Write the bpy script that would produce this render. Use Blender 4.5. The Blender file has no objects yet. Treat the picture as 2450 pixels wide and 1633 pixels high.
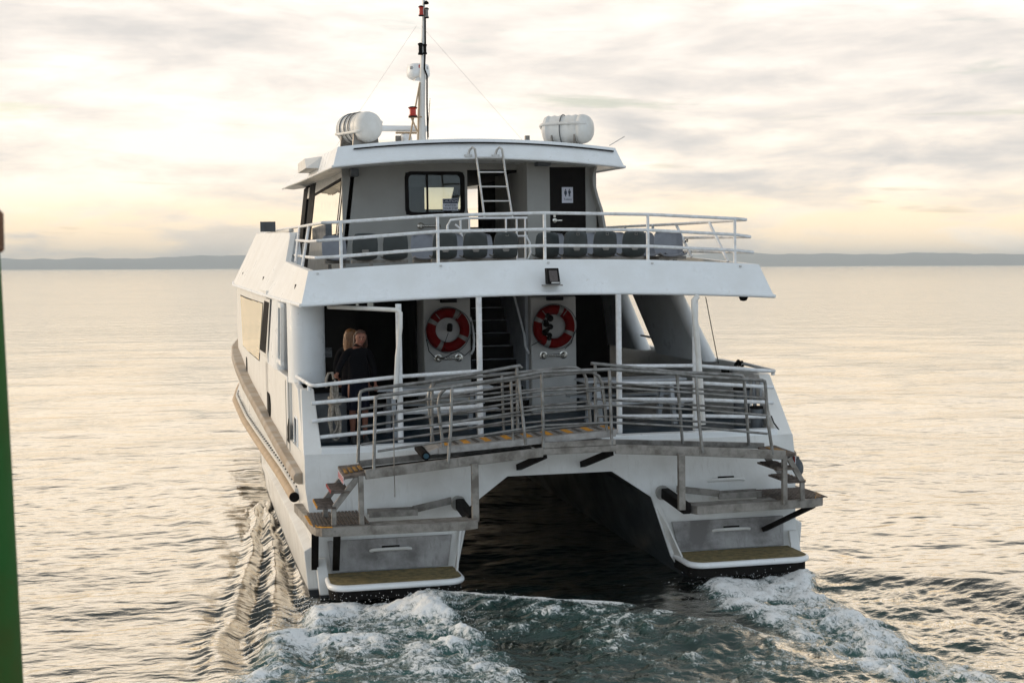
import bpy, bmesh, math, random
import numpy as np
from mathutils import Vector, Matrix, Euler
random.seed(4); rng = np.random.default_rng(7)
scene = bpy.context.scene
R = math.radians

# ------------------------------------------------------------------ camera
cam_d = bpy.data.cameras.new("camera"); cam = bpy.data.objects.new("camera", cam_d)
scene.collection.objects.link(cam); scene.camera = cam
cam_d.sensor_width = 36.0; cam_d.lens = 50.0
cam_d.clip_start = 0.1; cam_d.clip_end = 40000
YAW, PITCH, ROLL = R(12.7477), R(3.0120), R(-0.2556)
CAM = Vector((-5.46697, -20.15393, 4.74998))
fw = Vector((math.sin(YAW)*math.cos(PITCH), math.cos(YAW)*math.cos(PITCH), -math.sin(PITCH)))
rt0 = Vector((math.cos(YAW), -math.sin(YAW), 0)); up0 = rt0.cross(fw)
rt = rt0*math.cos(ROLL) + up0*math.sin(ROLL); up = up0*math.cos(ROLL) - rt0*math.sin(ROLL)
cam.matrix_world = Matrix(((rt.x, up.x, -fw.x, CAM.x), (rt.y, up.y, -fw.y, CAM.y), (rt.z, up.z, -fw.z, CAM.z), (0, 0, 0, 1)))
cam_d.dof.use_dof = True; cam_d.dof.focus_distance = 22.5; cam_d.dof.aperture_fstop = 7.0
HAZE = 1.8e-4
HEEL = Matrix.Rotation(R(-0.5642), 4, 'Y')       # the boat leans slightly to port

# ------------------------------------------------------------------ sky and sun
SUN_AZ, SUN_EL = -62.0, 13.0                     # degrees from +y (ahead) to port, elevation
w = bpy.data.worlds.new("World"); scene.world = w; w.use_nodes = True
nt = w.node_tree; nt.nodes.clear()
def N(t, kind, **kw):
    n = t.nodes.new(kind)
    for k, v in kw.items():
        if k.startswith('i_'):
            key = k[2:]; key = int(key) if key.isdigit() else key.replace('_', ' ')
            n.inputs[key].default_value = v
        else: setattr(n, k, v)
    return n
def ramp(t, stops, interp='LINEAR'):
    n = t.nodes.new('ShaderNodeValToRGB'); cr = n.color_ramp; cr.interpolation = interp
    while len(cr.elements) < len(stops): cr.elements.new(0.5)
    for e, (p, c) in zip(cr.elements, stops):
        e.position = p; e.color = c if len(c) == 4 else (*c, 1)
    return n
g = lambda v: (v, v, v)
sky = N(nt, 'ShaderNodeTexSky', sky_type='NISHITA', sun_disc=False, sun_elevation=R(SUN_EL), sun_rotation=R(SUN_AZ), air_density=1.2, dust_density=2.5)
tc = N(nt, 'ShaderNodeTexCoord'); sep = N(nt, 'ShaderNodeSeparateXYZ'); nt.links.new(tc.outputs['Generated'], sep.inputs[0])
# cloud deck: overcast, brighter and warmer ahead, blue grey astern and overhead
def math_(op, a, b=None, clamp=False, t=nt):
    n = t.nodes.new('ShaderNodeMath'); n.operation = op; n.use_clamp = clamp
    for i, v in enumerate((a, b)):
        if v is None: continue
        if isinstance(v, (int, float)): n.inputs[i].default_value = v
        else: t.links.new(v, n.inputs[i])
    return n.outputs[0]
ahead = math_('ADD', math_('MULTIPLY', sep.outputs['X'], -0.20), math_('MULTIPLY', sep.outputs['Y'], 0.98))
ahead = math_('ADD', math_('MULTIPLY', ahead, 0.5), 0.5, True)
mp = N(nt, 'ShaderNodeMapping', i_Scale=(2.6, 2.6, 13.0), i_Location=(0.35, 0.1, 0.3)); nt.links.new(tc.outputs['Generated'], mp.inputs[0])
n_a = N(nt, 'ShaderNodeTexNoise', i_Scale=1.5, i_Detail=7.0, i_Roughness=0.55, i_Distortion=0.35); nt.links.new(mp.outputs[0], n_a.inputs['Vector'])
mp2 = N(nt, 'ShaderNodeMapping', i_Scale=(6.0, 6.0, 26.0), i_Location=(1.7, 0.4, 0.9)); nt.links.new(tc.outputs['Generated'], mp2.inputs[0])
n_b = N(nt, 'ShaderNodeTexNoise', i_Scale=2.0, i_Detail=9.0, i_Roughness=0.6, i_Distortion=0.25); nt.links.new(mp2.outputs[0], n_b.inputs['Vector'])
cl = math_('ADD', math_('MULTIPLY', n_a.outputs['Fac'], 0.66), math_('MULTIPLY', n_b.outputs['Fac'], 0.34))
warm = ramp(nt, [(0.38, (0.50, 0.485, 0.465)), (0.44, (0.63, 0.585, 0.535)), (0.50, (0.85, 0.745, 0.625)), (0.58, (1.06, 0.945, 0.79))]); nt.links.new(cl, warm.inputs[0])
high = ramp(nt, [(0.38, (0.60, 0.57, 0.54)), (0.47, (0.76, 0.70, 0.64)), (0.57, (0.93, 0.865, 0.79))]); nt.links.new(cl, high.inputs[0])
cool = ramp(nt, [(0.35, (0.60, 0.73, 0.86)), (0.65, (0.80, 0.95, 1.10))]); nt.links.new(cl, cool.inputs[0])
elev = ramp(nt, [(0.02, g(0)), (0.16, g(1))], 'EASE'); nt.links.new(sep.outputs['Z'], elev.inputs[0])
mix1 = N(nt, 'ShaderNodeMix', data_type='RGBA'); nt.links.new(elev.outputs[0], mix1.inputs['Factor']); nt.links.new(warm.outputs[0], mix1.inputs['A']); nt.links.new(high.outputs[0], mix1.inputs['B'])
aheadr = ramp(nt, [(0.18, g(0)), (0.62, g(1))], 'EASE'); nt.links.new(ahead, aheadr.inputs[0])
zen = ramp(nt, [(0.28, g(0)), (0.66, g(1.0))], 'EASE'); nt.links.new(sep.outputs['Z'], zen.inputs[0])
fr = aheadr.outputs[0]
mix2 = N(nt, 'ShaderNodeMix', data_type='RGBA'); nt.links.new(fr, mix2.inputs['Factor']); nt.links.new(cool.outputs[0], mix2.inputs['A']); nt.links.new(mix1.outputs['Result'], mix2.inputs['B'])
peach = ramp(nt, [(0.17, g(0)), (0.28, g(0.85))], 'EASE'); nt.links.new(sep.outputs['Z'], peach.inputs[0])
mixp = N(nt, 'ShaderNodeMix', data_type='RGBA'); nt.links.new(peach.outputs[0], mixp.inputs['Factor']); nt.links.new(mix1.outputs['Result'], mixp.inputs['A']); mixp.inputs['B'].default_value = (0.98, 0.84, 0.66, 1); nt.links.new(mixp.outputs['Result'], mix2.inputs['B'])
mixz = N(nt, 'ShaderNodeMix', data_type='RGBA'); nt.links.new(zen.outputs[0], mixz.inputs['Factor']); nt.links.new(mix2.outputs['Result'], mixz.inputs['A']); mixz.inputs['B'].default_value = (0.36, 0.39, 0.42, 1)
# yellow glow streaks just above the horizon
glow = ramp(nt, [(0.0, g(1.0)), (0.03, g(1)), (0.062, g(0))], 'EASE'); nt.links.new(sep.outputs['Z'], glow.inputs[0])
glowf = math_('MULTIPLY', math_('MULTIPLY', glow.outputs[0], ramp(nt, [(0.40, g(0.35)), (0.54, g(1))]).outputs[0]), 0.85)
_r = [n for n in nt.nodes if n.bl_idname == 'ShaderNodeValToRGB'][-1]; nt.links.new(n_b.outputs['Fac'], _r.inputs[0])
mix3 = N(nt, 'ShaderNodeMix', data_type='RGBA'); nt.links.new(math_('MULTIPLY', glowf, fr), mix3.inputs['Factor']); nt.links.new(mixz.outputs['Result'], mix3.inputs['A']); mix3.inputs['B'].default_value = (1.12, 0.86, 0.55, 1)
# thin gaps where clear sky shows
skys = N(nt, 'ShaderNodeVectorMath', operation='SCALE'); nt.links.new(sky.outputs[0], skys.inputs[0]); skys.inputs['Scale'].default_value = 0.16
mp3 = N(nt, 'ShaderNodeMapping', i_Scale=(3.0, 3.0, 30.0), i_Location=(5.1, 2.2, 0.35)); nt.links.new(tc.outputs['Generated'], mp3.inputs[0])
n_c = N(nt, 'ShaderNodeTexNoise', i_Scale=1.6, i_Detail=5.0, i_Roughness=0.55, i_Distortion=0.3); nt.links.new(mp3.outputs[0], n_c.inputs['Vector'])
gap = ramp(nt, [(0.61, g(0)), (0.68, g(0.55))]); nt.links.new(n_c.outputs['Fac'], gap.inputs[0])
mix4 = N(nt, 'ShaderNodeMix', data_type='RGBA'); nt.links.new(gap.outputs[0], mix4.inputs['Factor']); nt.links.new(mix3.outputs['Result'], mix4.inputs['A']); nt.links.new(skys.outputs[0], mix4.inputs['B'])
bg = N(nt, 'ShaderNodeBackground'); nt.links.new(mix4.outputs['Result'], bg.inputs['Color']); bg.inputs['Strength'].default_value = 1.0
wo = N(nt, 'ShaderNodeOutputWorld'); nt.links.new(bg.outputs[0], wo.inputs['Surface'])

sl = bpy.data.lights.new("sun", 'SUN'); sl.energy = 1.5; sl.angle = R(14); sl.color = (1.0, 0.80, 0.58)
so = bpy.data.objects.new("sun", sl); scene.collection.objects.link(so)
sd = Vector((math.sin(R(SUN_AZ))*math.cos(R(SUN_EL)), math.cos(R(SUN_AZ))*math.cos(R(SUN_EL)), math.sin(R(SUN_EL))))
so.rotation_euler = sd.to_track_quat('Z', 'Y').to_euler()

scene.view_settings.view_transform = 'Standard'; scene.view_settings.look = 'None'
scene.view_settings.exposure = 0.46; scene.view_settings.gamma = 1.0
scene.cycles.use_denoising = True; scene.cycles.max_bounces = 8; scene.cycles.transparent_max_bounces = 16

# ------------------------------------------------------------------ helpers
COL = scene.collection
class MB:
    def __init__(s): s.v = []; s.f = []
    def add(s, vs, fs):
        o = len(s.v); s.v += [tuple(map(float, p)) for p in vs]; s.f += [tuple(i+o for i in f) for f in fs]; return s
    def hexa(s, p):      # 8 points: bottom ring, top ring
        return s.add(p, [(0,3,2,1),(4,5,6,7),(0,1,5,4),(1,2,6,5),(2,3,7,6),(3,0,4,7)])
    def box(s, x0, x1, y0, y1, z0, z1):
        return s.hexa([(x0,y0,z0),(x1,y0,z0),(x1,y1,z0),(x0,y1,z0),(x0,y0,z1),(x1,y0,z1),(x1,y1,z1),(x0,y1,z1)])
    def bar(s, a, b, w_, h_, upv=(0,0,1)):   # rectangular bar from a to b
        a, b = Vector(a), Vector(b); d = (b-a).normalized(); u = Vector(upv)
        sd_ = d.cross(u)
        if sd_.length < 1e-4: sd_ = d.cross(Vector((0,1,0)))
        sd_.normalize(); u = sd_.cross(d).normalized()
        r_ = []
        for p in (a, b):
            r_ += [p - sd_*w_/2 - u*h_/2, p + sd_*w_/2 - u*h_/2, p + sd_*w_/2 + u*h_/2, p - sd_*w_/2 + u*h_/2]
        return s.hexa(r_)
    def prism(s, poly, vec):
        n = len(poly); v = Vector(vec)
        vs = [Vector(p) for p in poly] + [Vector(p)+v for p in poly]
        return s.add(vs, [tuple(range(n))[::-1], tuple(range(n, 2*n))] + [(i,(i+1)%n,n+(i+1)%n,n+i) for i in range(n)])
    def loft(s, secs, closed=True, caps=True):
        n = len(secs[0]); vs = [p for sc in secs for p in sc]; fs = []
        for k in range(len(secs)-1):
            for i in range(n if closed else n-1):
                j = (i+1) % n; fs.append((k*n+i, k*n+j, (k+1)*n+j, (k+1)*n+i))
        if caps and closed:
            fs.append(tuple(range(n))[::-1]); fs.append(tuple((len(secs)-1)*n+i for i in range(n)))
        return s.add(vs, fs)
    def tube(s, pts, r, n=8, closed=False):
        P = [Vector(p) for p in pts]; m_ = len(P); rr = r if isinstance(r, (list, tuple)) else [r]*m_
        prev = None; rings = []
        for i in range(m_):
            a = P[i-1] if (i > 0 or closed) else P[i]; b = P[(i+1) % m_] if (i < m_-1 or closed) else P[i]
            d = (b-a).normalized() if (b-a).length > 1e-9 else Vector((0,0,1))
            if prev is None: u = d.orthogonal().normalized()
            else:
                u = prev - d*prev.dot(d); u = u.normalized() if u.length > 1e-6 else d.orthogonal().normalized()
            prev = u; v = d.cross(u)
            rings.append([P[i] + (u*math.cos(2*math.pi*k/n) + v*math.sin(2*math.pi*k/n))*rr[i] for k in range(n)])
        if closed: rings.append(rings[0]); return s.loft(rings, True, False)
        return s.loft(rings)
    def lathe(s, prof, c, axis=(0,0,1), n=20):   # prof: (radius, height along axis)
        ax = Vector(axis).normalized(); u = ax.orthogonal().normalized(); v = ax.cross(u); c = Vector(c)
        return s.loft([[c + ax*h + (u*math.cos(2*math.pi*k/n) + v*math.sin(2*math.pi*k/n))*max(r_, 1e-4) for k in range(n)] for r_, h in prof])
    def sphere(s, c, r, n=12, sc=(1,1,1)):
        return s.lathe_sc([(r*math.sin(math.pi*i/n), -r*math.cos(math.pi*i/n)) for i in range(n+1)], c, sc)
    def lathe_sc(s, prof, c, sc, n=14):
        c = Vector(c)
        return s.loft([[c + Vector((r_*math.cos(2*math.pi*k/n)*sc[0], r_*math.sin(2*math.pi*k/n)*sc[1], h*sc[2])) for k in range(n)] for r_, h in prof])
    def build(s, name, m_, parent=None, smooth=35, bevel=0, origin=(0,0,0), segs=2):
        me = bpy.data.meshes.new(name); o = Vector(origin)
        me.from_pydata([tuple(Vector(p)-o) for p in s.v], [], s.f)
        b = bmesh.new(); b.from_mesh(me); bmesh.ops.recalc_face_normals(b, faces=b.faces); b.to_mesh(me); b.free()
        return finish(name, me, m_, parent, smooth, bevel, segs)
def finish(name, me, m_, parent=None, smooth=35, bevel=0, segs=2):
    if m_: me.materials.append(m_)
    if smooth:
        me.polygons.foreach_set('use_smooth', [True]*len(me.polygons)); me.set_sharp_from_angle(angle=R(smooth))
    ob = bpy.data.objects.new(name, me); COL.objects.link(ob)
    if parent: ob.parent = parent
    if bevel:
        b = ob.modifiers.new('bevel', 'BEVEL'); b.width = bevel; b.segments = segs; b.limit_method = 'ANGLE'; b.angle_limit = R(40)
    return ob
ABOARD = []
def tag(o, label, cat, group=None, aboard=True):
    o['label'] = label; o['category'] = cat
    if group: o['group'] = group
    if aboard: ABOARD.append(o)
    return o
def thing(name, loc, label, cat, group=None, aboard=True):
    e = bpy.data.objects.new(name, None); COL.objects.link(e); e.location = loc; e.empty_display_size = 0.2
    return tag(e, label, cat, group, aboard)
def mir(p): return (-p[0], p[1], p[2])
def arc(c, r, a0, a1, n, u, v):
    c, u, v = Vector(c), Vector(u), Vector(v)
    return [c + (u*math.cos(R(a0+(a1-a0)*i/n)) + v*math.sin(R(a0+(a1-a0)*i/n)))*r for i in range(n+1)]
def text_mesh(s, size, loc, right=(1,0,0), upv=(0,0,1), depth=0.002, align='CENTER'):
    c = bpy.data.curves.new('lettering', 'FONT'); c.body = s; c.size = size; c.align_x = align; c.align_y = 'CENTER'; c.extrude = depth
    o = bpy.data.objects.new('lettering', c); COL.objects.link(o)
    me = bpy.data.meshes.new_from_object(o.evaluated_get(bpy.context.evaluated_depsgraph_get()))
    bpy.data.objects.remove(o)
    r_, u = Vector(right), Vector(upv); nrm = r_.cross(u)
    M = Matrix(((r_.x, u.x, nrm.x, loc[0]), (r_.y, u.y, nrm.y, loc[1]), (r_.z, u.z, nrm.z, loc[2]), (0,0,0,1)))
    me.transform(M); return me

# ------------------------------------------------------------------ materials
def principled(name, col, rough=0.5, metal=0.0, spec=0.5):
    m_ = bpy.data.materials.new(name); m_.use_nodes = True; b = m_.node_tree.nodes['Principled BSDF']
    b.inputs['Base Color'].default_value = (*col, 1); b.inputs['Roughness'].default_value = rough
    b.inputs['Metallic'].default_value = metal; b.inputs['Specular IOR Level'].default_value = spec
    return m_
def weathered(name, col, dirt, amount=0.5, scale=3.0, rough=0.45, metal=0.0, streak=0.0, spot=0.0, spec=0.4, bump=0.0, boot=None, hi=0.62):
    m_ = principled(name, col, rough, metal, spec); t = m_.node_tree; b = t.nodes['Principled BSDF']
    co = N(t, 'ShaderNodeTexCoord')
    n1_ = N(t, 'ShaderNodeTexNoise', i_Scale=scale, i_Detail=8.0, i_Roughness=0.65); t.links.new(co.outputs['Object'], n1_.inputs['Vector'])
    r1 = ramp(t, [(0.42, g(0)), (hi, g(amount))]); t.links.new(n1_.outputs['Fac'], r1.inputs[0])
    fac = r1.outputs[0]
    if streak:
        mpp = N(t, 'ShaderNodeMapping', i_Scale=(9, 9, 0.55)); t.links.new(co.outputs['Object'], mpp.inputs[0])
        n2_ = N(t, 'ShaderNodeTexNoise', i_Scale=2.2, i_Detail=5.0, i_Roughness=0.6); t.links.new(mpp.outputs[0], n2_.inputs['Vector'])
        r2 = ramp(t, [(0.50, g(0)), (0.75, g(streak))]); t.links.new(n2_.outputs['Fac'], r2.inputs[0])
        fac = math_('MAXIMUM', fac, r2.outputs[0], t=t)
    if spot:
        n3_ = N(t, 'ShaderNodeTexNoise', i_Scale=14.0, i_Detail=4.0, i_Roughness=0.5); t.links.new(co.outputs['Object'], n3_.inputs['Vector'])
        r3 = ramp(t, [(0.71, g(0)), (0.74, g(spot))]); t.links.new(n3_.outputs['Fac'], r3.inputs[0])
        fac = math_('MAXIMUM', fac, r3.outputs[0], t=t)
    mx = N(t, 'ShaderNodeMix', data_type='RGBA'); t.links.new(fac, mx.inputs['Factor']); mx.inputs['A'].default_value = (*col, 1); mx.inputs['B'].default_value = (*dirt, 1)
    out = mx.outputs['Result']
    if boot:      # painted boot top below a level
        sp = N(t, 'ShaderNodeSeparateXYZ'); t.links.new(co.outputs['Object'], sp.inputs[0])
        r4 = ramp(t, [(0.499, g(1)), (0.501, g(0))]); t.links.new(math_('ADD', math_('MULTIPLY', sp.outputs['Z'], 0.2, t=t), 0.5 - boot*0.2, t=t), r4.inputs[0])
        mx2 = N(t, 'ShaderNodeMix', data_type='RGBA'); t.links.new(r4.outputs[0], mx2.inputs['Factor']); t.links.new(out, mx2.inputs['A']); mx2.inputs['B'].default_value = (0.012, 0.014, 0.018, 1)
        out = mx2.outputs['Result']
    t.links.new(out, b.inputs['Base Color'])
    rr = ramp(t, [(0.3, g(max(rough-0.1, 0.05))), (0.7, g(min(rough+0.15, 1)))]); t.links.new(n1_.outputs['Fac'], rr.inputs[0]); t.links.new(rr.outputs[0], b.inputs['Roughness'])
    if bump:
        bp = N(t, 'ShaderNodeBump', i_Strength=bump, i_Distance=0.01); t.links.new(n1_.outputs['Fac'], bp.inputs['Height']); t.links.new(bp.outputs[0], b.inputs['Normal'])
    return m_
M = {}
M['white'] = weathered('white_paint', (0.78, 0.80, 0.81), (0.55, 0.53, 0.48), 0.20, 2.0, 0.32, streak=0.20, spot=0.6, bump=0.015)
M['hull'] = weathered('hull_paint', (0.72, 0.72, 0.70), (0.38, 0.35, 0.30), 0.30, 1.1, 0.34, streak=0.32, spot=0.4, bump=0.025, boot=0.10)
M['upper'] = weathered('upper_side_paint', (0.76, 0.75, 0.72), (0.5, 0.46, 0.40), 0.14, 1.5, 0.34, streak=0.12, spot=0.2, bump=0.015)
M['tunnel'] = weathered('dark_tunnel_grey', (0.045, 0.055, 0.06), (0.02, 0.022, 0.022), 0.6, 1.5, 0.5)
M['stain_shade'] = weathered('soot_shade_transom_paint', (0.34, 0.33, 0.32), (0.10, 0.09, 0.085), 0.8, 1.6, 0.5, streak=0.6)  # soot and streaks, with the platform's shade also put into the grey
M['transom'] = M['hull']
M['rail'] = weathered('rail_paint', (0.74, 0.75, 0.76), (0.35, 0.32, 0.28), 0.35, 9.0, 0.4, spot=0.7)
M['soft_white'] = weathered('moulded_white', (0.70, 0.69, 0.66), (0.5, 0.46, 0.40), 0.3, 4.0, 0.45, streak=0.2)
M['cabin'] = weathered('cabin_panel', (0.30, 0.295, 0.275), (0.22, 0.21, 0.19), 0.3, 1.5, 0.5, streak=0.12)
M['alu'] = weathered('weathered_aluminium', (0.27, 0.25, 0.225), (0.10, 0.085, 0.07), 0.75, 5.0, 0.5, 0.35, streak=0.35, spot=0.6, bump=0.15)
M['pipe'] = weathered('galvanised_pipe', (0.25, 0.245, 0.235), (0.10, 0.092, 0.082), 0.7, 7.0, 0.42, 0.55, spot=0.5, bump=0.1)
M['bright'] = weathered('bare_aluminium', (0.55, 0.54, 0.52), (0.3, 0.28, 0.26), 0.4, 8.0, 0.38, 0.6)
M['gang'] = weathered('gangway_aluminium', (0.36, 0.345, 0.33), (0.2, 0.185, 0.17), 0.6, 6.0, 0.5, 0.4)
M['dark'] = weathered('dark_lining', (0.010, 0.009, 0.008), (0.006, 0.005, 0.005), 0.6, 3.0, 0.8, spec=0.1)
M['black'] = weathered('black_metal', (0.007, 0.006, 0.006), (0.014, 0.012, 0.010), 0.5, 6.0, 0.7, spec=0.08)
M['timber'] = weathered('worn_timber', (0.34, 0.27, 0.20), (0.45, 0.41, 0.36), 0.9, 2.5, 0.75, streak=0.1, spot=0.3, bump=0.4)
M['tan'] = weathered('tan_rubber', (0.46, 0.33, 0.20), (0.33, 0.25, 0.17), 0.6, 4.0, 0.5, bump=0.1)
M['deck'] = weathered('blue_deck_paint', (0.006, 0.030, 0.055), (0.010, 0.018, 0.026), 0.6, 4.0, 0.5)
M['grating'] = weathered('algae_grating', (0.23, 0.18, 0.075), (0.10, 0.085, 0.045), 0.8, 9.0, 0.8, bump=0.6)
M['tread'] = weathered('dirty_tread', (0.14, 0.11, 0.09), (0.05, 0.04, 0.035), 0.8, 14.0, 0.7, 0.2, bump=0.6)
M['seat'] = weathered('seat_plastic', (0.034, 0.042, 0.044), (0.05, 0.06, 0.06), 0.4, 5.0, 0.38)
M['seat_sheen'] = weathered('sheen_seat_plastic', (0.20, 0.21, 0.235), (0.15, 0.155, 0.18), 0.4, 5.0, 0.35)  # same plastic as the dark seats, sky sheen put into the colour
M['red'] = weathered('ring_red', (0.15, 0.004, 0.004), (0.10, 0.003, 0.003), 0.6, 8.0, 0.7, spec=0.04)
M['pillar'] = weathered('grey_deck_pillar', (0.52, 0.505, 0.48), (0.2, 0.195, 0.185), 0.3, 1.5, 0.6, streak=0.12, spec=0.2)
M['tape'] = weathered('ring_tape', (0.21, 0.20, 0.185), (0.14, 0.135, 0.125), 0.5, 14.0, 0.5)
M['rope'] = weathered('rope_fibre', (0.30, 0.27, 0.23), (0.13, 0.11, 0.09), 0.8, 30.0, 0.9, bump=0.8)
M['darkrope'] = weathered('dark_rope', (0.010, 0.009, 0.008), (0.02, 0.018, 0.016), 0.5, 30.0, 0.95, spec=0.05)
M['yellow'] = weathered('yellow_tread_tape', (0.66, 0.29, 0.02), (0.22, 0.12, 0.03), 0.6, 16.0, 0.75, spot=0.8)
M['oldyellow'] = weathered('worn_yellow_tape', (0.30, 0.15, 0.02), (0.06, 0.045, 0.03), 0.9, 14.0, 0.8, spot=0.9)
M['greytape'] = weathered('grey_tread_tape', (0.06, 0.055, 0.05), (0.14, 0.12, 0.10), 0.5, 16.0, 0.85)
M['lampred'] = weathered('red_lamp_lens', (0.45, 0.03, 0.01), (0.25, 0.015, 0.008), 0.5, 6.0, 0.25)
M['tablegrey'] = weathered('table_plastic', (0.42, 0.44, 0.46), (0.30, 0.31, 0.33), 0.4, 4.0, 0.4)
M['sign_w'] = weathered('sign_white', (0.55, 0.56, 0.62), (0.4, 0.4, 0.45), 0.3, 8.0, 0.5)
M['sign_b'] = weathered('sign_navy', (0.02, 0.028, 0.05), (0.04, 0.05, 0.07), 0.3, 8.0, 0.5)
M['steel'] = weathered('stainless_steel', (0.55, 0.52, 0.47), (0.3, 0.27, 0.22), 0.4, 10.0, 0.22, 0.9)
M['wood'] = weathered('broom_handle_wood', (0.42, 0.25, 0.10), (0.30, 0.18, 0.08), 0.5, 9.0, 0.6)
M['bone'] = weathered('canvas_grey', (0.10, 0.11, 0.12), (0.06, 0.065, 0.07), 0.6, 6.0, 0.6)
# tinted cabin glass: lets light through head on, mirrors the sky at a glance
def glass(name, tint, lo=0.10, hi=0.95, gloss_tint=(1, 1, 1)):
    m_ = bpy.data.materials.new(name); m_.use_nodes = True; t = m_.node_tree; t.nodes.clear()
    lw = N(t, 'ShaderNodeLayerWeight', i_Blend=0.5); r_ = ramp(t, [(0.35, g(lo)), (0.72, g(hi))]); t.links.new(lw.outputs['Facing'], r_.inputs[0])
    tr = N(t, 'ShaderNodeBsdfTransparent'); tr.inputs[0].default_value = (*tint, 1)
    gl = N(t, 'ShaderNodeBsdfGlossy', i_Roughness=0.02); gl.inputs[0].default_value = (*gloss_tint, 1)
    no = N(t, 'ShaderNodeTexNoise', i_Scale=1.2, i_Detail=1.0); co = N(t, 'ShaderNodeTexCoord'); t.links.new(co.outputs['Object'], no.inputs['Vector'])
    bp = N(t, 'ShaderNodeBump', i_Strength=0.12, i_Distance=0.05); t.links.new(no.outputs['Fac'], bp.inputs['Height']); t.links.new(bp.outputs[0], gl.inputs['Normal'])
    mx = N(t, 'ShaderNodeMixShader'); t.links.new(r_.outputs[0], mx.inputs[0]); t.links.new(tr.outputs[0], mx.inputs[1]); t.links.new(gl.outputs[0], mx.inputs[2])
    o = N(t, 'ShaderNodeOutputMaterial'); t.links.new(mx.outputs[0], o.inputs['Surface']); return m_
M['clear'] = glass('clear_glass', (0.92, 0.93, 0.90), 0.03, 0.25)
M['glass'] = glass('cabin_glass', (0.75, 0.78, 0.72), 0.035, 0.8)
M['mirror_glass'] = glass('side_glass', (0.10, 0.09, 0.08), 0.45, 1.0, (1.0, 0.93, 0.80))  # golden sky reflection put into the gloss colour
# ------------------------------------------------------------------ sea
def vnoise(x, y, s):
    xi = np.floor(x).astype(np.int64); yi = np.floor(y).astype(np.int64); fx = x-xi; fy = y-yi
    fx = fx*fx*fx*(fx*(fx*6-15)+10); fy = fy*fy*fy*(fy*(fy*6-15)+10)
    def h(a, b):
        n = (a*374761393 + b*668265263 + s*974634777) & 0x7fffffff
        n = ((n ^ (n >> 13))*1274126177) & 0x7fffffff
        n = n ^ (n >> 16); return (n & 0xffff)/65535.0
    return (h(xi,yi)*(1-fx)+h(xi+1,yi)*fx)*(1-fy) + (h(xi,yi+1)*(1-fx)+h(xi+1,yi+1)*fx)*fy
def fbm(x, y, s, o=5, gain=0.55):
    t = np.zeros_like(x); a = 1.0; tot = 0; c_, s_ = math.cos(0.6), math.sin(0.6)
    for k in range(o):
        t += a*vnoise(x, y, s+k); tot += a; a *= gain; x, y = (x*c_-y*s_)*2.03+7.1, (x*s_+y*c_)*2.03+3.7
    return t/tot
def sstep(a, b, x):
    t = np.clip((x-a)/(b-a), 0, 1); return t*t*(3-2*t)
def seg_dist(X, Y, pts):
    best = np.full(X.shape, 1e9); side = np.zeros(X.shape); par = np.zeros(X.shape); L = 0.0
    for (ax, ay), (bx, by) in zip(pts[:-1], pts[1:]):
        dx, dy = bx-ax, by-ay; l = math.hypot(dx, dy)
        t = np.clip(((X-ax)*dx+(Y-ay)*dy)/(l*l), 0, 1); d = np.hypot(X-ax-t*dx, Y-ay-t*dy)
        m_ = d < best; best = np.where(m_, d, best); side = np.where(m_, np.sign((X-ax)*dy-(Y-ay)*dx), side); par = np.where(m_, L+t*l, par); L += l
    return best*side, par, L
def axis_pts(a, b, step, grow, lim):
    core = np.arange(a, b+1e-6, step); left = []; x = a; s = step
    while x > -lim: s *= grow; x -= s; left.append(x)
    right = []; x = core[-1]; s = step
    while x < lim: s *= grow; x += s; right.append(x)
    return np.array(left[::-1] + core.tolist() + right)
gx = axis_pts(-8.5, 7.5, 0.037, 1.04, 9000); gy = axis_pts(-6.3, 10.0, 0.037, 1.04, 9000)
X, Y = np.meshgrid(gx, gy); sx = np.gradient(gx); sy = np.gradient(gy); SP = np.maximum(*np.meshgrid(sx, sy))
Hh = np.zeros_like(X)
for k in range(64):
    lam = 0.17*(1.065**k); th = R(100) + rng.normal(0, 0.65); a_ = 0.0023*lam**0.75
    kx, ky = math.cos(th)*2*math.pi/lam, math.sin(th)*2*math.pi/lam
    Hh += a_*sstep(lam/2.6, lam/5.0, SP)*np.sin(kx*X + ky*Y + rng.uniform(0, 6.28))
core = (X > -9) & (X < 8.5) & (Y > -7.5) & (Y < 16)
xc, yc = X[core], Y[core]; h = np.zeros_like(xc); foam = np.zeros_like(xc); aer = np.zeros_like(xc)
wob = (fbm(xc*1.5, yc*1.5, 11)-0.5)*0.9; tur = fbm(xc*2.1, yc*2.1, 21, 6, 0.6)-0.5; tu2 = fbm(xc*5.0, yc*5.0, 31, 5, 0.6)-0.5; tu3 = fbm(xc*11.0, yc*11.0, 51, 3, 0.6)-0.5
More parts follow.
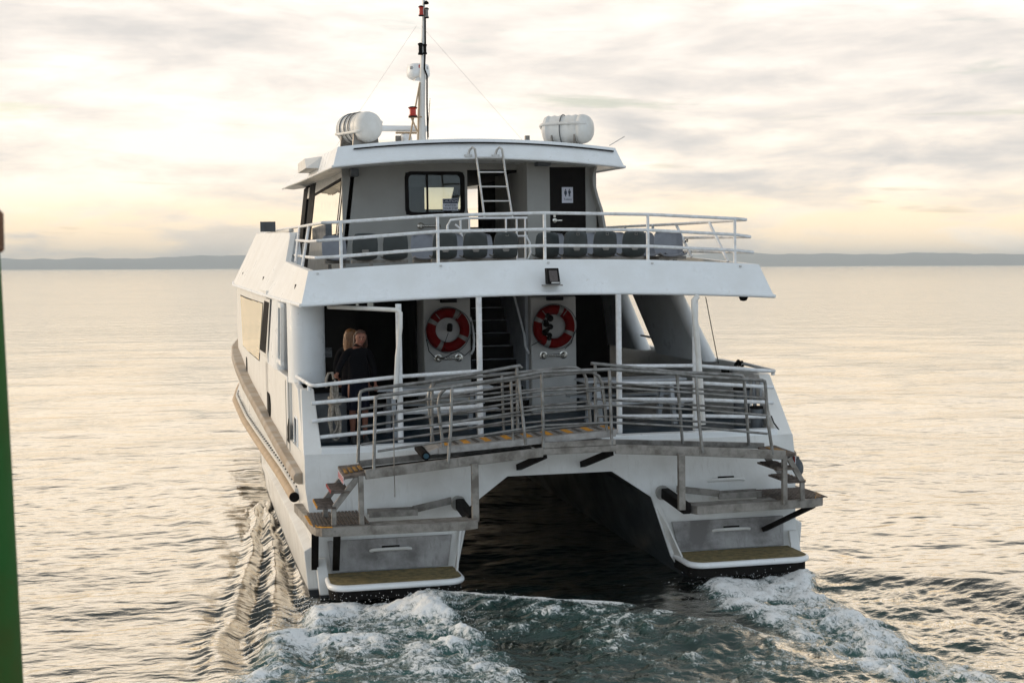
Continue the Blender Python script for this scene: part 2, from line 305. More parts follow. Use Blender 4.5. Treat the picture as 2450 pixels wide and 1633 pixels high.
def wash(Ly, Ry, y0, peak, hole):
    ys = [p[0] for p in Ly]; l = np.interp(-yc, [-v for v in ys], [p[1] for p in Ly]); r = np.interp(-yc, [-p[0] for p in Ry], [p[1] for p in Ry])
    m_ = sstep(-0.10, 0.30, xc-l+wob*0.55)*sstep(-0.10, 0.30, r-xc+wob*0.55)*sstep(y0+0.12, y0-0.25, yc+wob*0.25)
    rim = np.exp(-((xc-l-0.30)/0.32)**2) + np.exp(-((r-xc-0.28)/0.30)**2); up_ = np.exp(-((yc-y0+0.75)/0.75)**2)
    f_ = m_*np.clip(0.52 + 0.12*rim + 0.14*up_ + 1.15*tur + 0.65*tu2 - hole*sstep(y0-1.0, y0-3.0, yc)*np.exp(-(((xc-(l+r)/2)/(0.34*(r-l)))**2))*0.42, 0, 0.86)
    hh = m_*(0.03 + peak*up_ + 0.16*tur + 0.06*tu2 + 0.03*tu3 + 0.06*rim)
    return m_, f_, hh
mL, fL, hL = wash([(0.4,-3.65),(0,-3.75),(-1,-4.02),(-2,-4.45),(-3.2,-4.95),(-4.6,-5.3),(-7,-6.0)], [(0.4,-2.3),(0,-2.25),(-1,-2.1),(-2.2,-1.9),(-3.4,-1.72),(-4.6,-1.6),(-7,-1.3)], -0.30, 0.05, 0.45)
mR, fR, hR = wash([(0.6,2.1),(-0.8,1.72),(-2,1.55),(-3,1.75),(-4.9,2.1),(-5.6,2.5),(-7,3.0)], [(0.4,3.95),(-0.5,3.75),(-1.5,3.35),(-2.35,3.22),(-3.3,3.32),(-4.4,3.42),(-7,4.0)], -0.10, 0.06, 0.2)
rs, rp, rl = seg_dist(xc, yc, [(-2.4,-0.25),(-1.85,-0.72),(-1.28,-1.2),(-0.72,-1.6),(-0.27,-1.9),(0.13,-2.26),(0.47,-2.7),(0.80,-3.2),(1.30,-3.5),(1.85,-3.3)])
rs = rs + wob*0.12
near = sstep(0.0, 0.15, rp)*sstep(rl, rl-0.5, rp)
crest = np.where(rs > 0, np.exp(-(rs/0.75)**2), np.exp(-(rs/0.16)**2))*sstep(-0.2, 0.5, rp)*sstep(rl+0.01, rl-0.9, rp)
h += 0.23*crest
behind = sstep(-0.02, 0.25, rs)*sstep(-7.4, -6.2, yc)*sstep(-3.0, -2.0, xc)*sstep(3.6, 2.6, xc)*(yc < 0.4)
h += behind*(0.18*tur + 0.055*tu2) ; aer = np.maximum(aer, 0.6*behind*(0.6+tur))
foam = np.maximum(foam, np.clip(0.46+1.2*tur+1.3*tu2, 0.12, 0.80)*np.exp(-((rs-0.04)/(0.07+0.12*np.clip(wob+0.4, 0, 1)))**2)*near + behind*np.clip(0.15+1.4*tur+1.1*tu2, 0, 0.85)*np.exp(-np.maximum(rs,0)/2.2))
cs, cp, cL = seg_dist(xc, yc, [(3.6,-0.05),(4.1,-0.5),(4.7,-1.0),(5.4,-1.55),(5.8,-2.15),(6.2,-3.0),(6.7,-4.4)])
cs = cs + wob*0.1
h += 0.23*np.where(cs > 0, np.exp(-(cs/0.8)**2), np.exp(-(cs/0.55)**2))*sstep(-0.1, 0.6, cp)*sstep(cL, cL-1.0, cp)
ins = sstep(0.1, 0.8, cs)*(xc > 2.5)*sstep(0.4, -0.4, yc)
h += ins*(0.10*tur + 0.05*tu2)*sstep(7.5, 5.5, xc)
aer = np.maximum(aer, ins*0.35*sstep(5.2, 3.6, xc))
# waves thrown off the port side, nearly parallel to the hull
d = -xc - 3.80 + (fbm(xc*0.8, yc*0.5, 41)-0.5)*0.30
env = sstep(0.05, 0.3, d)*sstep(1.55, 0.8, d)*sstep(10.5, 6.5, yc)*sstep(-3.2, -0.5, yc)
dn = d/(0.30+0.125*np.clip(9.8-yc, 0, 14)); env = sstep(0.02, 0.12, dn)*sstep(1.05, 0.65, dn)*sstep(9.6, 7.5, yc)*sstep(-5.5, -2.0, yc)
h += 0.058*env*np.sin(2*math.pi*(2.6*dn+0.25) + 1.3*(fbm(xc*0.9, yc*0.6, 61)-0.5))*(0.6+0.8*fbm(xc*0.7+3, yc*0.5, 63)) + env*0.012*(fbm(xc*1.8+0.5*yc, yc*5.2, 65, 3)-0.5)
band = env*sstep(0.0, 0.6, np.sin(2*math.pi*(2.6*dn-0.05) + 2.0*(fbm(xc*1.1, yc*0.8, 67)-0.5)))*sstep(0.15, 0.42, fbm(xc*0.9+9, yc*0.6, 69))
h += band*0.032*np.sin(2*math.pi*yc/0.26 + 9.0*(fbm(xc*1.6, yc*1.3, 71)-0.5) + 2.5*xc)
env2 = sstep(-0.2, 0.2, d)*sstep(3.4, 1.0, d)*sstep(16, 8, yc)
h += 0.015*env2*np.sin(2*math.pi*(d-0.12*yc)/0.75)
fade = 1-0.6*sstep(-3.0, -4.6, yc); fL *= 1-0.22*sstep(-3.2, -5.0, yc)
h += (hL + hR)*fade; foam = np.maximum(np.maximum(foam, fL), fR); aer = np.maximum(np.maximum(aer, mL), mR)
# smoother water between the hulls
tun = sstep(1.9, 1.3, np.abs(xc))*sstep(-0.6, 0.6, yc+0.6*xc*0+0.9)*(rs < 0.2)
base = Hh[core]; Hh[core] = base*(1+0.25*tun) + h
F_ = np.zeros_like(X); F_[core] = foam; A_ = np.zeros_like(X); A_[core] = aer
ny, nx = X.shape; me = bpy.data.meshes.new('sea')
me.vertices.add(nx*ny); me.vertices.foreach_set('co', np.stack([X, Y, Hh], -1).reshape(-1).astype(np.float32))
ii = (np.arange(ny-1)[:, None]*nx + np.arange(nx-1)[None, :]).reshape(-1)
quads = np.stack([ii, ii+1, ii+nx+1, ii+nx], -1).reshape(-1).astype(np.int32); nq = len(ii)
me.loops.add(nq*4); me.loops.foreach_set('vertex_index', quads)
me.polygons.add(nq); me.polygons.foreach_set('loop_start', (np.arange(nq)*4).astype(np.int32)); me.update(calc_edges=True)
me.polygons.foreach_set('use_smooth', np.ones(nq, dtype=bool))
for nm, arr in (('foam', F_), ('aerated', A_)):
    at_ = me.attributes.new(nm, 'FLOAT', 'POINT'); at_.data.foreach_set('value', arr.reshape(-1).astype(np.float32))
wm = bpy.data.materials.new('sea_water'); wm.use_nodes = True; t = wm.node_tree; t.nodes.clear()
co = N(t, 'ShaderNodeTexCoord'); geo = N(t, 'ShaderNodeNewGeometry')
lw = N(t, 'ShaderNodeLayerWeight', i_Blend=0.5)
rf = ramp(t, [(0.0, g(0.03)), (0.40, g(0.06)), (0.56, g(0.16)), (0.68, g(0.62)), (0.80, g(0.92)), (1.0, g(0.97))])
m1 = N(t, 'ShaderNodeMapping', i_Scale=(1.0, 1.7, 1.0)); t.links.new(co.outputs['Object'], m1.inputs[0])
b1 = N(t, 'ShaderNodeTexNoise', i_Scale=5.5, i_Detail=5.0, i_Roughness=0.6, i_Distortion=0.3); t.links.new(m1.outputs[0], b1.inputs['Vector'])
b2 = N(t, 'ShaderNodeTexNoise', i_Scale=0.9, i_Detail=4.0, i_Roughness=0.5); t.links.new(m1.outputs[0], b2.inputs['Vector'])
b0 = N(t, 'ShaderNodeTexNoise', i_Scale=0.30, i_Detail=4.0, i_Roughness=0.55); t.links.new(m1.outputs[0], b0.inputs['Vector'])
b3 = N(t, 'ShaderNodeTexNoise', i_Scale=0.045, i_Detail=3.0); t.links.new(m1.outputs[0], b3.inputs['Vector'])
patch = ramp(t, [(0.38, g(0.45)), (0.62, g(1.0))]); t.links.new(b3.outputs['Fac'], patch.inputs[0])
bp0 = N(t, 'ShaderNodeBump', i_Strength=0.55, i_Distance=0.55); t.links.new(b0.outputs['Fac'], bp0.inputs['Height'])
bp2 = N(t, 'ShaderNodeBump', i_Distance=0.18); t.links.new(bp0.outputs[0], bp2.inputs['Normal']); t.links.new(b2.outputs['Fac'], bp2.inputs['Height']); t.links.new(math_('MULTIPLY', patch.outputs[0], 0.85, t=t), bp2.inputs['Strength'])
bp1 = N(t, 'ShaderNodeBump', i_Distance=0.03); t.links.new(b1.outputs['Fac'], bp1.inputs['Height']); t.links.new(math_('MULTIPLY', patch.outputs[0], 0.62, t=t), bp1.inputs['Strength']); t.links.new(bp2.outputs[0], bp1.inputs['Normal'])
t.links.new(bp1.outputs[0], lw.inputs['Normal']); t.links.new(lw.outputs['Facing'], rf.inputs[0])
aa = N(t, 'ShaderNodeAttribute', attribute_name='aerated'); fa = N(t, 'ShaderNodeAttribute', attribute_name='foam')
dc = N(t, 'ShaderNodeMix', data_type='RGBA'); t.links.new(aa.outputs['Fac'], dc.inputs['Factor']); dc.inputs['A'].default_value = (0.006, 0.013, 0.012, 1); dc.inputs['B'].default_value = (0.012, 0.072, 0.064, 1)
df = N(t, 'ShaderNodeBsdfDiffuse'); t.links.new(dc.outputs['Result'], df.inputs[0]); t.links.new(bp1.outputs[0], df.inputs['Normal'])
gl = N(t, 'ShaderNodeBsdfGlossy', i_Roughness=0.06); gl.inputs[0].default_value = (1.0, 0.955, 0.88, 1); t.links.new(bp1.outputs[0], gl.inputs['Normal'])
mxw = N(t, 'ShaderNodeMixShader'); t.links.new(rf.outputs[0], mxw.inputs[0]); t.links.new(df.outputs[0], mxw.inputs[1]); t.links.new(gl.outputs[0], mxw.inputs[2])
fmap = N(t, 'ShaderNodeMapping', i_Scale=(1.25, 0.75, 1.0)); t.links.new(co.outputs['Object'], fmap.inputs[0])
f1 = N(t, 'ShaderNodeTexNoise', i_Scale=9.0, i_Detail=11.0, i_Roughness=0.72, i_Distortion=1.3); t.links.new(fmap.outputs[0], f1.inputs['Vector'])
f2 = N(t, 'ShaderNodeTexVoronoi', i_Scale=9.0, feature='DISTANCE_TO_EDGE'); 
dm = N(t, 'ShaderNodeVectorMath', operation='ADD'); sc_ = N(t, 'ShaderNodeVectorMath', operation='SCALE'); sc_.inputs['Scale'].default_value = 0.7
t.links.new(f1.outputs['Color'], sc_.inputs[0]); t.links.new(fmap.outputs[0], dm.inputs[0]); t.links.new(sc_.outputs[0], dm.inputs[1]); t.links.new(dm.outputs[0], f2.inputs['Vector'])
lace = ramp(t, [(0.0, g(0.25)), (0.30, g(-0.15))]); t.links.new(f2.outputs['Distance'], lace.inputs[0])
fsum = math_('ADD', math_('ADD', fa.outputs['Fac'], math_('MULTIPLY', math_('SUBTRACT', f1.outputs['Fac'], 0.5, t=t), 2.2, t=t), t=t), lace.outputs[0], t=t)
fm = ramp(t, [(0.24, g(0)), (0.52, g(0.60)), (0.70, g(0.97))], 'EASE'); t.links.new(fsum, fm.inputs[0])
fpres = ramp(t, [(0.04, g(0)), (0.2, g(1))]); t.links.new(fa.outputs['Fac'], fpres.inputs[0])
fb = N(t, 'ShaderNodeBump', i_Strength=0.5, i_Distance=0.03); t.links.new(f1.outputs['Fac'], fb.inputs['Height'])
fcol = ramp(t, [(0.28, (0.02, 0.06, 0.055)), (0.50, (0.13, 0.18, 0.175)), (0.66, (0.54, 0.565, 0.56)), (0.92, (0.83, 0.84, 0.835))]); t.links.new(fsum, fcol.inputs[0])
fd = N(t, 'ShaderNodeBsdfDiffuse'); t.links.new(fcol.outputs[0], fd.inputs[0]); t.links.new(fb.outputs[0], fd.inputs['Normal'])
mxf = N(t, 'ShaderNodeMixShader'); t.links.new(math_('MULTIPLY', fm.outputs[0], fpres.outputs[0], t=t), mxf.inputs[0]); t.links.new(mxw.outputs[0], mxf.inputs[1]); t.links.new(fd.outputs[0], mxf.inputs[2])
wo_ = N(t, 'ShaderNodeOutputMaterial'); t.links.new(mxf.outputs[0], wo_.inputs['Surface'])
me.materials.append(wm); sea = bpy.data.objects.new('sea', me); COL.objects.link(sea); sea['kind'] = 'structure'; sea['label'] = 'pale rippled sea with a foaming boat wake'
# flying spray above the wash
sp = MB()
for k in range(2600):
    if k < 1500: y0 = -0.5-abs(rng.normal(0, 1.1)); e_ = rng.integers(3); x0 = (rng.normal(-3.0, 0.7) if e_ == 0 else (np.interp(-y0, [0.5,3.4,5], [-2.15,-1.7,-1.5]) if e_ == 1 else np.interp(-y0, [0.5,3.2,5], [-3.9,-4.95,-5.4]))+rng.normal(0,0.16)); z0 = abs(rng.normal(0.0, 0.10))+0.06
    elif k < 2000: y0 = -0.3-abs(rng.normal(0, 1.2)); x0 = rng.normal(2.5, 0.55); z0 = abs(rng.normal(0.03, 0.08))+0.08
    else:
        u_ = rng.uniform(0, 1); x0 = np.interp(u_, [0,.4,1], [-1.9,-0.27,0.8])+rng.normal(0,.08); y0 = np.interp(u_, [0,.4,1], [-0.7,-1.9,-3.2])+rng.normal(0,.08); z0 = abs(rng.normal(0.0, 0.05))+0.12
    r_ = rng.uniform(0.002, 0.0065)
    sp.add([(x0+r_,y0,z0),(x0-r_,y0,z0),(x0,y0+r_,z0),(x0,y0-r_,z0),(x0,y0,z0+r_*1.3),(x0,y0,z0-r_*1.3)], [(0,2,4),(2,1,4),(1,3,4),(3,0,4),(2,0,5),(1,2,5),(3,1,5),(0,3,5)])
spo = sp.build('spray', principled('spray_drops', (0.75, 0.76, 0.76), 0.2)); spo['kind'] = 'stuff'; spo['label'] = 'white spray drops thrown above the wake'

# ------------------------------------------------------------------ far shore
hv = []; hf = []; na = 420
for k in range(na):
    az = -0.75 + 1.9*k/(na-1); a1 = az*9
    hgt = 60 + 9*math.sin(a1*0.55+0.4) + 7*math.sin(a1*1.7+1.1) + 5*math.sin(a1*4.3) + 3.0*math.sin(a1*11.0+2) + 1.8*math.sin(a1*27.0) + rng.normal(0, 0.5)
    for dist, hz in ((7300, -0.5), (7500, 0.22*hgt), (7800, 0.62*hgt), (8150, hgt), (8700, 0.7*hgt), (9200, -0.5)):
        hz = hz + (rng.normal(0, 1.3) if hz > 5 else 0); hv.append((math.sin(az)*dist, math.cos(az)*dist, hz))
for k in range(na-1):
    for j in range(5): hf.append((k*6+j, (k+1)*6+j, (k+1)*6+j+1, k*6+j+1))
hb = MB(); hb.add(hv, hf)
hills = hb.build('hills', weathered('wooded_hills', (0.045, 0.06, 0.04), (0.10, 0.10, 0.06), 0.6, 0.004, 0.9), smooth=60)
hills['kind'] = 'structure'; hills['label'] = 'low wooded hills along the far shore in haze'
hz = MB().box(-9400, 9400, -9400, 9400, -1.5, 92.0)
hm = bpy.data.materials.new('haze_air'); hm.use_nodes = True; t = hm.node_tree; t.nodes.clear()
pv = N(t, 'ShaderNodeVolumePrincipled', i_Density=HAZE, i_Anisotropy=0.0); pv.inputs['Color'].default_value = (0.86, 0.94, 0.99, 1)
o_ = N(t, 'ShaderNodeOutputMaterial'); t.links.new(pv.outputs[0], o_.inputs['Volume'])
if HAZE > 0:
    hzo = hz.build('haze', hm, smooth=0); hzo['kind'] = 'stuff'; hzo['label'] = 'pale sea haze softening the far shore'

# ------------------------------------------------------------------ green pile close to the camera
gp = thing('mooring_pile', (-6.003, -16.952, -1.0), 'green painted pile with a brown cap, out of focus close by at left', 'pile', aboard=False)
pm = weathered('green_pile_paint', (0.020, 0.105, 0.022), (0.05, 0.08, 0.02), 0.8, 2.5, 0.7, streak=0.6, spot=0.6, spec=0.1)
pb = MB(); PX, PY = -6.003, -16.952
pb.lathe([(0.30,-1.0),(0.205,3.0),(0.169,3.87),(0.158,4.26),(0.142,4.79)], (PX, PY, 0), n=28); pb.build('shaft', pm, gp, origin=(PX, PY, -1.0))
pc = MB().lathe([(0.146,4.785),(0.151,4.791),(0.151,4.868),(0.137,4.884),(0.02,4.89)], (PX, PY, 0), n=28); pc.build('cap', weathered('rusty_cap', (0.16, 0.06, 0.02), (0.08, 0.04, 0.02), 0.7, 9.0, 0.7), gp, origin=(PX, PY, -1.0))
# ------------------------------------------------------------------ the ferry: hull
ferry = thing('catamaran_ferry', (0, 0, 0), 'white two-deck catamaran passenger ferry seen from astern, under way', 'ferry')
YS = [0.4, 0.8, 5, 12, 17, 21, 24]
def side_x(y): return float(np.interp(y, YS, [3.85, 3.86, 4.0, 4.2, 4.25, 3.95, 3.35]))
def strake_x(y): return float(np.interp(y, YS, [3.96, 3.98, 4.15, 4.42, 4.47, 4.1, 3.4]))
hb = MB(); secs = []
for y in (0.0, 0.9, 3, 6, 10, 14, 17, 20, 22.5, 24.5):
    t_ = max(0.0, (y-15)/9.5); xo = side_x(min(y, 24)) if y < 24 else 3.2
    b0 = float(np.interp(y, [0, 3, 8, 14, 18, 21, 24.5], [3.69, 3.74, 3.82, 3.86, 3.7, 3.3, 2.62])); inn = float(np.interp(y, [0, 12, 18, 24.5], [1.66, 1.70, 1.95, 2.5]))
    ztop = 2.04
    half = [(xo-0.005, ztop), (xo+0.0, 1.55), (float(np.interp(y, [0, 5, 12, 24.5], [3.80, 3.90, 4.05, 2.9])), 1.15), (b0, 0.0), ((b0+inn)/2+0.35, -0.75), ((b0+inn)/2-0.35, -0.75), (inn, 0.3), (min(1.42, inn), 1.19), (0.82, 1.60)]
    ring = [(-x, z) for x, z in half] + [(x, z) for x, z in reversed(half)]
    secs.append([(x, (0.32+0.22*max(z, 0)) if y == 0 else y, z) for x, z in ring])
hb.loft(secs); hb.build('hull', M['hull'], ferry, 20)
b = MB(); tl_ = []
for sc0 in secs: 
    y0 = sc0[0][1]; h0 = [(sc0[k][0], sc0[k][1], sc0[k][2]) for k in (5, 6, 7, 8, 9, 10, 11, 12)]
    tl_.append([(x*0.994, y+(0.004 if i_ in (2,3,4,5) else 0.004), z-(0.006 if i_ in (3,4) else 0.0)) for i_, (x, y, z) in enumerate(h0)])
b.loft(tl_, False, False); b.build('tunnel_skin', M['tunnel'], ferry, 20)  # dark grey sheet laid just inside the tunnel faces
for s in (-1, 1):
    def tr_y(z): return 0.32+0.22*z
    MB().hexa([(s*1.80,tr_y(.36)-.012,.36),(s*3.52,tr_y(.36)-.012,.36),(s*3.52,tr_y(.36)+.02,.36),(s*1.80,tr_y(.36)+.02,.36),(s*1.72,tr_y(.80)-.012,.80),(s*3.56,tr_y(.80)-.012,.80),(s*3.56,tr_y(.80)+.02,.80),(s*1.72,tr_y(.80)+.02,.80)]).build('transom_panel', M['stain_shade'], ferry, 0, 0.006)
# lower sponson with its blunt end beside each transom
for s in (-1, 1):
    b = MB(); sc_ = []
    for y, xo, zt in ((0.55, 3.90, 0.66), (0.95, 3.91, 0.70), (3.0, 3.95, 0.80), (7, 3.98, 0.72), (10.6, 3.98, 0.56), (11.3, 3.90, 0.40)):
        xi = float(np.interp(y, [0, 3, 8, 14], [3.60, 3.65, 3.72, 3.75]))
        sc_.append([(s*xi, y, zt+0.16), (s*xo, y, zt), (s*(xo-0.05), y, 0.1), (s*(xo-0.22), y, -0.7), (s*xi, y, -0.7)])
    b.loft(sc_); b.build('sponson', M['hull'], ferry, 25, 0.012)
    b = MB().hexa([(s*3.56,0.10,0.10),(s*3.72,0.10,0.10),(s*3.72,0.16,0.10),(s*3.56,0.16,0.10),(s*3.60,0.36,0.58),(s*3.74,0.36,0.58),(s*3.74,0.42,0.58),(s*3.60,0.42,0.58)]); b.build('trim_bracket', M['hull'], ferry, 0, 0.008)
# transom details
for s, y0 in ((-1, 0.27), (1, 0.45)):
    c = s*2.66
    # swim step: white rolled rim round an algae-stained grating
    pts = [(c-0.93, 0.40, .30)] + [Vector(p) for p in arc((c-0.72, -0.22, .30), 0.22, 180, 270, 5, (1,0,0), (0,1,0))] + [Vector(p) for p in arc((c+0.72, -0.22, .30), 0.22, 270, 360, 5, (1,0,0), (0,1,0))] + [(c+0.93, 0.40, .30)]
    b = MB().tube(pts, 0.046, 10); st = b.build('swim_step', M['white'], ferry, 50)
    pl = [(p[0], p[1], 0.31) for p in pts]; b = MB().prism(pl, (0, 0, 0.035)); gr = b.build('step_grating', M['grating'], st, 0)
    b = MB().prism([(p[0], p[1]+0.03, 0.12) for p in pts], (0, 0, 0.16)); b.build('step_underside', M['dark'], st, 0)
    for z, dx in ((1.40, 0.0), (1.155, 0.02), (0.65, 0.02)):
        if s < 0 and z == 1.40: continue
        yy = 0.32+0.22*z
        b = MB(); b.tube([(c-0.30+dx, yy, z-0.02), (c-0.24+dx, yy-0.05, z), (c+dx, yy-0.065, z+0.004), (c+0.24+dx, yy-0.05, z), (c+0.30+dx, yy, z-0.02)], 0.026, 8)
        hd = b.build('hand_hold', M['hull'], ferry, 60)
        MB().box(c-0.13+dx, c+0.13+dx, yy-0.02, yy+0.02, z+0.012, z+0.045).build('hand_slot', M['black'], hd, 0)
    # side cheek by the step
    b = MB().prism([(s*1.70, 0.30, 0.30), (s*1.72, 0.02, 0.32), (s*1.60, 0.40, 0.80), (s*1.50, 0.60, 1.15), (s*1.44, 0.62, 1.15), (s*1.62, 0.42, 0.60)], (s*0.03, 0, 0)); b.build('step_cheek', M['hull'], ferry, 0, 0.006)
# rub rails along both sides
for s in (-1, 1):
    b = MB(); sc_ = []
    for y, z in ((0.95,1.70),(2.7,1.78),(5.1,1.93),(7.7,2.10),(10.7,2.28),(13.2,2.46),(15.5,2.62),(18,2.72),(20.5,2.78),(23,2.85)):
        x = strake_x(y); z -= 0.03
        sc_.append([(s*(x-0.24), y, z+0.085), (s*(x-0.02), y, z+0.085), (s*(x+0.01), y, z+0.04), (s*(x+0.01), y, z-0.05), (s*(x-0.06), y, z-0.085), (s*(x-0.24), y, z-0.085)])
    b.loft(sc_); b.build('rubbing_strake', M['timber'], ferry, 30, 0.01)
    pts = []
    for y, z in ((2.0,1.23),(4.4,1.29),(6.8,1.30),(9.6,1.32),(12.3,1.34),(15.0,1.38),(16.8,1.42),(19,1.52),(21.5,1.7)):
        pts.append((s*float(np.interp(y, YS, [3.86,3.88,4.03,4.28,4.36,4.02,3.3])), y, z))
    ft = MB().tube(pts, 0.082, 12).build('fender_tube', M['tan'], ferry, 60)
    MB().lathe([(0.078, -0.012), (0.078, 0.0)], (pts[0][0], pts[0][1], pts[0][2]), Vector(pts[1])-Vector(pts[0])).build('tube_end', M['black'], ft, 0)
    b = MB(); sc_ = []
    for p in pts: x, y, z = p; sc_.append([(x-s*0.14, y, z+0.155), (x-s*0.01, y, z+0.135), (x-s*0.01, y, z+0.02), (x-s*0.14, y, z+0.02)])
    b.loft(sc_); b.build('fender_channel', M['hull'], ferry, 0)
    b = MB()
    for k in range(46):
        y = 2.1 + k*0.34; x = float(np.interp(y, [p[1] for p in pts], [p[0] for p in pts])); z = float(np.interp(y, [p[1] for p in pts], [p[2] for p in pts]))
        b.box(x-s*0.055-0.018, x-s*0.055+0.018, y-0.03, y+0.03, z+0.140, z+0.158)
    b.build('channel_bolt', M['black'], ferry, 0)['kind'] = 'stuff'
    # small dark ports in the topsides between the two rails
    if s < 0:
        for y, z in ((4.3,1.62),(6.3,1.75),(7.3,1.80),(9.2,1.86),(11.6,1.92)):
            x = float(np.interp(y, YS, [3.85,3.87,4.0,4.2,4.25,3.95,3.35]))
            MB().lathe([(0.05, -0.03), (0.05, 0.012)], (s*(x-0.005), y, z), (s, 0, 0), 14).build('drain_port', M['black'], ferry, 0)
# ------------------------------------------------------------------ main deck
MB().box(-3.62, 3.62, 0.93, 9.0, 2.045, 2.10).build('main_deck', M['deck'], ferry, 0)
b = MB().hexa([(-3.60,0.775,2.0),(3.60,0.775,2.0),(3.60,1.02,2.0),(-3.60,1.02,2.0),(-3.60,0.79,2.13),(3.60,0.79,2.13),(3.60,1.02,2.13),(-3.60,1.02,2.13)])
b.build('deck_coaming', M['white'], ferry, 0, 0.012)
# bulwarks beside the aft deck, with freeing ports
def wall_strip(b, s, ya, yb, za, zb, th=0.10, n=6, xf=side_x, zlow=None):
    sc_ = []
    for i in range(n+1):
        y = ya+(yb-ya)*i/n; x = xf(y)
        sc_.append([(s*x, y, za), (s*x, y, zb), (s*(x-th), y, zb), (s*(x-th), y, za)])
    return b.loft(sc_)
for s in (-1, 1):
    b = MB()
    b.hexa([(s*3.86,0.77,2.0),(s*3.58,0.77,2.0),(s*3.58,1.00,2.0),(s*3.86,1.00,2.0),(s*3.815,1.60,2.935),(s*3.62,1.60,2.935),(s*3.62,1.85,2.935),(s*3.815,1.85,2.935)])
    b.prism([(s*3.858,y,z) for y, z in ((0.90,2.0),(1.72,2.93),(3.0,2.99),(3.0,2.0),(2.45,2.0),(2.45,2.45),(1.78,2.45),(1.78,2.0))], (-s*0.11,0,0))
    wall_strip(b, s, 3.0, 7.2 if s < 0 else 11.0, 2.0, 3.03, 0.12, 6)
    b.build('bulwark', M['upper'], ferry, 30, 0.012)
    for y in (2.72, 3.20): MB().box(*sorted((s*(side_x(y)-0.004), s*(side_x(y)+0.008))), y-0.012, y+0.012, 1.86, 2.96).build('panel_seam', M['cabin'], ferry, 0)
# rounded corner pillar, window frame and wing struts on the port side
b = MB(); b.lathe_sc([(1, 2.95), (1, 4.24)], (-3.62, 2.86, 0), (0.30, 0.36, 1), 24); b.build('corner_pillar', M['white'], ferry, 40)
b = MB()
for (ya, yb, za, zb) in ((3.32,4.05,4.12,4.20),(3.62,4.5,3.16,3.24)): b.box(-3.99, -3.93, ya, yb, za, zb)
b.bar((-3.96,3.34,4.16), (-3.96,3.66,3.20), 0.06, 0.06); b.bar((-3.96,4.03,4.16), (-3.96,4.46,3.20), 0.06, 0.06)
wf = b.build('window', M['white'], ferry, 0, 0.006)
MB().prism([(-3.965,3.36,4.13),(-3.965,4.02,4.13),(-3.965,4.43,3.22),(-3.965,3.66,3.22)], (0.012,0,0)).build('pane', M['glass'], wf, 0)
def strut(name, s, ta, tb, ba, bb, xt, xb, zt, zb, th=0.30, m_=None):
    # a raked panel with a rounded after edge
    sc_ = []
    for z, a, c, x in ((zb, ba, bb, xb), (zt, ta, tb, xt)):
        pr = [(s*x, c, z), (s*x, a+0.18, z)] + [(s*(x-th/2+th/2*math.cos(q)), a+0.18-0.18*math.sin(q), z) for q in np.linspace(0, math.pi, 9)][1:-1] + [(s*(x-th), a+0.18, z), (s*(x-th), c, z)]
        sc_.append(pr)
    return MB().loft(sc_).build(name, m_ or M['white'], ferry, 40)
strut('wing_strut', -1, 4.28, 5.75, 4.62, 6.75, 3.99, 4.03, 4.24, 3.03)
s1 = (3.720,5.504,4.164); s2 = (3.720,7.951,4.119); s3 = (3.800,4.153,2.959); s4 = (3.800,6.729,2.931)
strut('wing_strut', 1, s1[1], s2[1], s3[1]-0.1, s4[1], 3.74, 3.90, 4.24, 2.98, 0.30)
s1 = (3.720,9.093,4.099); s3 = (3.800,7.874,2.995)
strut('wing_strut', 1, s1[1], s1[1]+2.2, s3[1], s3[1]+2.6, 3.74, 3.90, 4.24, 2.98, 0.34)
b = MB().tube([(3.700,8.057,3.276), (3.700,6.853,3.257), (3.700,6.695,2.989)], 0.022, 8); b.build('side_rail', M['rail'], ferry, 60)
# cabin side forward of the struts (port seen from outside)
for s in (-1, 1):
    b = MB(); wall_strip(b, s, 6.6 if s < 0 else 10.4, 21.5, 2.0, 4.36, 0.10, 10)
    sc_ = []
    for x, y in ((side_x(21.5), 21.5), (2.6, 23.2), (0.0, 24.0)): sc_.append([(s*x, y, 2.0), (s*x, y, 4.36), (s*x, y-0.1, 4.36), (s*x, y-0.1, 2.0)])
    b.loft(sc_); b.build('cabin_side', M['upper'], ferry, 30)
def on_side(pts, lift=0.006, s=-1): return [(s*(side_x(y)+lift), y, z) for y, z in pts]
def side_panel(name, m_, corners, lift, parent=ferry, s=-1, n=8, th=0.012):
    (y0,z0),(y1,z1),(y2,z2),(y3,z3) = corners     # top aft, top fwd, bottom fwd, bottom aft
    sc_ = []
    for i in range(n+1):
        f = i/n; ya, za = y0+(y1-y0)*f, z0+(z1-z0)*f; yb, zb_ = y3+(y2-y3)*f, z3+(z2-z3)*f
        sc_.append([(s*(side_x(ya)+lift), ya, za), (s*(side_x(yb)+lift), yb, zb_), (s*(side_x(yb)+lift-th), yb, zb_), (s*(side_x(ya)+lift-th), ya, za)])
    return MB().loft(sc_).build(name, m_, parent, 30)
wn = side_panel('side_window', M['black'], ((7.3,4.12),(14.9,4.14),(14.2,2.95),(8.6,2.93)), 0.006)
for ya, yb, yc_, yd in ((7.36,8.44,9.76,8.66),(8.47,10.22,11.32,9.78),(10.25,14.82,14.1,11.35)):
    side_panel('pane', M['mirror_glass'], ((ya,4.105),(yb,4.12),(yc_ if yb < 14 else 14.15,2.965),(yd,2.95)), 0.012, wn)
dr = side_panel('side_door', M['soft_white'], ((5.75,4.22),(7.0,4.22),(8.55,3.10),(6.7,3.10)), 0.006)
side_panel('door_glass', M['black'], ((5.9,4.16),(6.92,4.17),(8.35,3.18),(6.95,3.18)), 0.014, dr)
